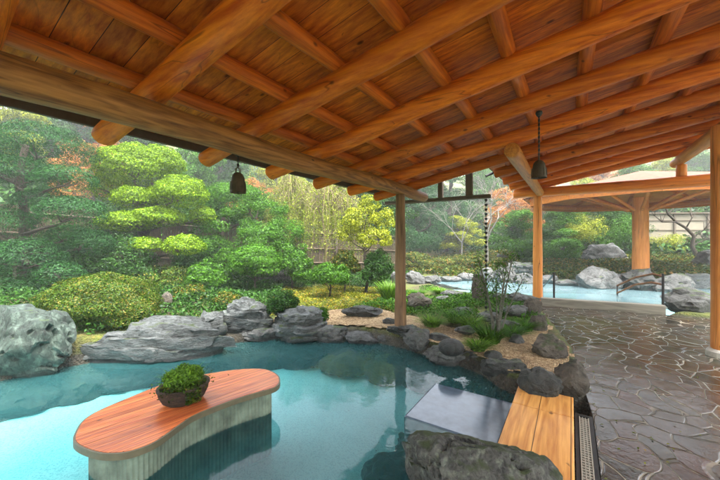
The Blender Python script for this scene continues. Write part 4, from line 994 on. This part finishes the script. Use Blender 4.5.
# ------------------------------------------------------------------ fence and wall
M['brush'] = rockmat('brushwood', (.055,.038,.022), (.22,.15,.09), None, 0, 5, .9, (4,4,.5))
M['bamboo'] = plain('bamboo_rail', (.09,.06,.035), .6)
pts = [(-13.5,1.5),(-11.9,4.6),(-9.8,7.6),(-7.9,10.2),(-6.4,12.6)]
fn = tag(empty('brushwood_fence', (-9.8,7.6,0)), 'long brown brushwood fence behind the moss garden and lime tree', 'fence'); fx = Vector((-9.8,7.6,0))
mb = MB(); rs = random.Random(9)
for i in range(len(pts)-1):
    a = Vector((*pts[i],0)); c = Vector((*pts[i+1],0)); L = (c-a).length; k = int(L/.035)
    for j in range(k):
        p = a.lerp(c, j/k)-fx; zb = gz(p.x+fx.x, p.y+fx.y) if j % 12 == 0 else zb
        hh = 1.75+rs.uniform(-.04,.05); o_ = rs.uniform(-.015,.015); mb.tube([p+Vector((o_,0,zb-.1)), p+Vector((rs.uniform(-.02,.02),o_,zb+hh))], rs.uniform(.013,.022), 5, True)
mb.build('brushwood_panel', M['brush'], fn)
for i in range(len(pts)-1):
    a = Vector((*pts[i],0)); c = Vector((*pts[i+1],0)); nn = (c-a).cross(Vector((0,0,1))).normalized()*.05
    if nn.x*a.x+nn.y*a.y > 0: nn = -nn
    for z in (.45, 1.0, 1.6):
        mb = MB(); mb.tube([a-fx+nn+Vector((0,0,gz(*pts[i])+z)), c-fx+nn+Vector((0,0,gz(*pts[i+1])+z))], .028, 8); mb.build('rail', M['bamboo'], fn, True)
    mb = MB(); mb.tube([a-fx+nn*1.5+Vector((0,0,-.2)), a-fx+nn*1.5+Vector((0,0,gz(*pts[i])+1.85))], .055, 10); mb.build('post', M['bark'], fn, True)
M['plaster'] = plain('pale_plaster', (.24,.21,.155), .85, 0, .12, 2)
A = Vector((*pt(640, 18.5), 0)); B = Vector((*pt(800, 18.0), 0)); d = (B-A).normalized(); wl = tag(empty('garden_wall', A, math.atan2(d.y, d.x)), 'pale plaster garden wall with dark horizontal battens behind the twisted tree', 'wall'); L = (B-A).length; zb = gz(A.x, A.y)
mb = MB(); mb.box((0,0,zb-.6),(L,.15,3.1)); mb.build('wall_panel', M['plaster'], wl)
for z in (.9, 1.45, 2.0, 2.55):
    mb = MB(); mb.box((0,-.04,z+zb*.2),(L,-.003,z+zb*.2+.05)); mb.build('batten', M['darkwood'], wl)
for q in range(int(L/1.8)+1):
    mb = MB(); mb.box((q*1.8,-.09,zb-.6),(q*1.8+.1,-.042,3.1)); mb.build('wall_post', M['darkwood'], wl)
mb = MB(); mb.box((-.1,-.15,3.102),(L+.1,.3,3.18)); mb.build('coping', M['darkwood'], wl)

# ------------------------------------------------------------------ ground cover (uncountable)
def scatter(name, n_, box, cond, size, mat, label, zoff=.02, up=1.5, lift=.06, aspect=.5, tilt=.8):
    X = np.random.uniform(box[0], box[1], n_); Y = np.random.uniform(box[2], box[3], n_)
    k = cond(X, Y); X = X[k]; Y = Y[k]; Z = ground_h(X, Y)+zoff+np.random.rand(len(X))*lift
    P = np.stack([X, Y, Z], 1); Nn = np.tile(np.array([[0,0,1.0]]), (len(P), 1))
    me = leafmesh(name, leaf_arrays(P, Nn, size, aspect, tilt, 0), M[mat]); o = bpy.data.objects.new(name, me); C.objects.link(o)
    tag(o, label, None, None, 'stuff'); o['category'] = 'ground cover'; return o
def dry(X, Y, e=.15): return (sdist(POOL1, X, Y) < -e) & (sdist(POOL2, X, Y) < -e) & (sdist(PAVE, X, Y) < -.12)
M['leaf_moss'] = leafmat('moss_and_litter', (.08,.12,.006), (.24,.26,.015), .25, (.36,.22,.03))
LAWN = [at(262,309,.2), at(300,306,.2), at(340,316,.1), at(405,318,.05), at(410,287,.2), at(380,280,.3), at(330,279,.3), at(285,284,.3)]
scatter('moss_lawn', 90000, (-9,-2.2,4.2,12), lambda X, Y: dry(X, Y) & (sdist(LAWN, X, Y)+.15*fbm(X, Y, 2, 3) > -.1) & (sdist(GRAVEL, X, Y) < -.05), .045, 'leaf_moss', 'low yellow green moss and fallen leaves covering the lawn behind the pool', lift=.03, tilt=.6)
scatter('island_ground_cover', 26000, (-4,-.1,5.6,10), lambda X, Y: dry(X, Y) & (sdist(GRAVEL, X, Y) < -.03) & (fbm(X, Y, 2.2, 3, 4) > -.45), .05, 'leaf_green', 'low green plants covering the island between the pools', lift=.09)
scatter('garden_ground_cover', 150000, (-13,-5.3,-1,13), lambda X, Y: dry(X, Y) & (sdist(LAWN, X, Y) < 0) & (fbm(X, Y, 1.1, 3, 8) > -.7), .06, 'leaf_dark', 'mixed low plants covering the garden floor along the fence', lift=.16)
scatter('far_bank_ground_cover', 90000, (-7,9,12.5,24), lambda X, Y: dry(X, Y, .3), .11, 'leaf_cover', 'yellow brown low planting on the bank behind the second pool', lift=.25)
scatter('hillside_undergrowth', 120000, (-40,22,14,45), lambda X, Y: np.hypot(X+1, (Y-8)*.75) > 12, .30, 'leaf_dark', 'dense green undergrowth on the hillside', lift=.7)
scatter('slope_undergrowth', 70000, (-40,-12,-8,16), lambda X, Y: np.hypot(X+1, (Y-8)*.75) > 12.3, .28, 'leaf_dark', 'dense green undergrowth on the slope beyond the brushwood fence', lift=.7)

nl = 700; X = np.random.uniform(-.3, 3.2, nl); Y = np.random.uniform(1.0, 9.0, nl)**1.0
kk = (sdist(PAVE, X, Y) > .02) & (np.random.rand(nl) < np.exp(-sdist(PAVE, X, Y)*1.1)+.08); X = X[kk]; Y = Y[kk]
P = np.stack([X, Y, np.full(len(X), .008)], 1); me = leafmesh('fallen_leaves', leaf_arrays(P, np.tile(np.array([[0,0,1.0]]), (len(P),1)), .028, .5, .12), M['leaf_moss'])
o = bpy.data.objects.new('fallen_leaves', me); C.objects.link(o); tag(o, 'small fallen leaves scattered over the wet stone paving', None, None, 'stuff'); o['category'] = 'fallen leaves'

# ------------------------------------------------------------------ haze
m = bpy.data.materials.new('air_haze'); m.use_nodes = True; nt = m.node_tree; nt.nodes.clear()
out = nt.nodes.new('ShaderNodeOutputMaterial'); pv = nt.nodes.new('ShaderNodeVolumePrincipled'); pv.inputs['Color'].default_value = (.93,.97,1,1); pv.inputs['Density'].default_value = .0035
pv.inputs['Anisotropy'].default_value = .2; nt.links.new(pv.outputs[0], out.inputs['Volume'])
mb = MB(); mb.box((-152,-152,-3),(152,172,34)); hz = mb.build('haze', m, kind='stuff'); hz['label'] = 'thin white steam and mist hanging over the garden'

# ------------------------------------------------------------------ light
w = bpy.data.worlds.new('World'); sc.world = w; w.use_nodes = True; nt = w.node_tree; bg = nt.nodes['Background']
sky = nt.nodes.new('ShaderNodeTexSky'); sky.sky_type = 'NISHITA'; sky.sun_disc = False
SE, SA = math.radians(66), math.radians(105)   # elevation; azimuth from +Y, negative towards -X
sky.sun_elevation = SE; sky.sun_rotation = SA; sky.dust_density = 6; sky.air_density = 1.0; sky.ozone_density = 1.0
hs = nt.nodes.new('ShaderNodeHueSaturation'); hs.inputs['Saturation'].default_value = .35
nt.links.new(sky.outputs[0], hs.inputs['Color']); nt.links.new(hs.outputs[0], bg.inputs[0]); bg.inputs[1].default_value = .15
sl = bpy.data.lights.new('sun', 'SUN'); sl.energy = .75; sl.angle = math.radians(22); sl.color = (1,.96,.89)
so = bpy.data.objects.new('sun', sl); C.objects.link(so)
dv = Vector((math.sin(SA)*math.cos(SE), math.cos(SA)*math.cos(SE), math.sin(SE))); so.rotation_euler = dv.to_track_quat('Z', 'Y').to_euler()

sc.view_settings.view_transform = 'Standard'; sc.view_settings.look = 'None'; sc.view_settings.gamma = 1; sc.view_settings.exposure = 3.05
sc.cycles.max_bounces = 10; sc.cycles.diffuse_bounces = 5; sc.cycles.transparent_max_bounces = 12; sc.cycles.volume_bounces = 1
sc.cycles.volume_step_rate = 5
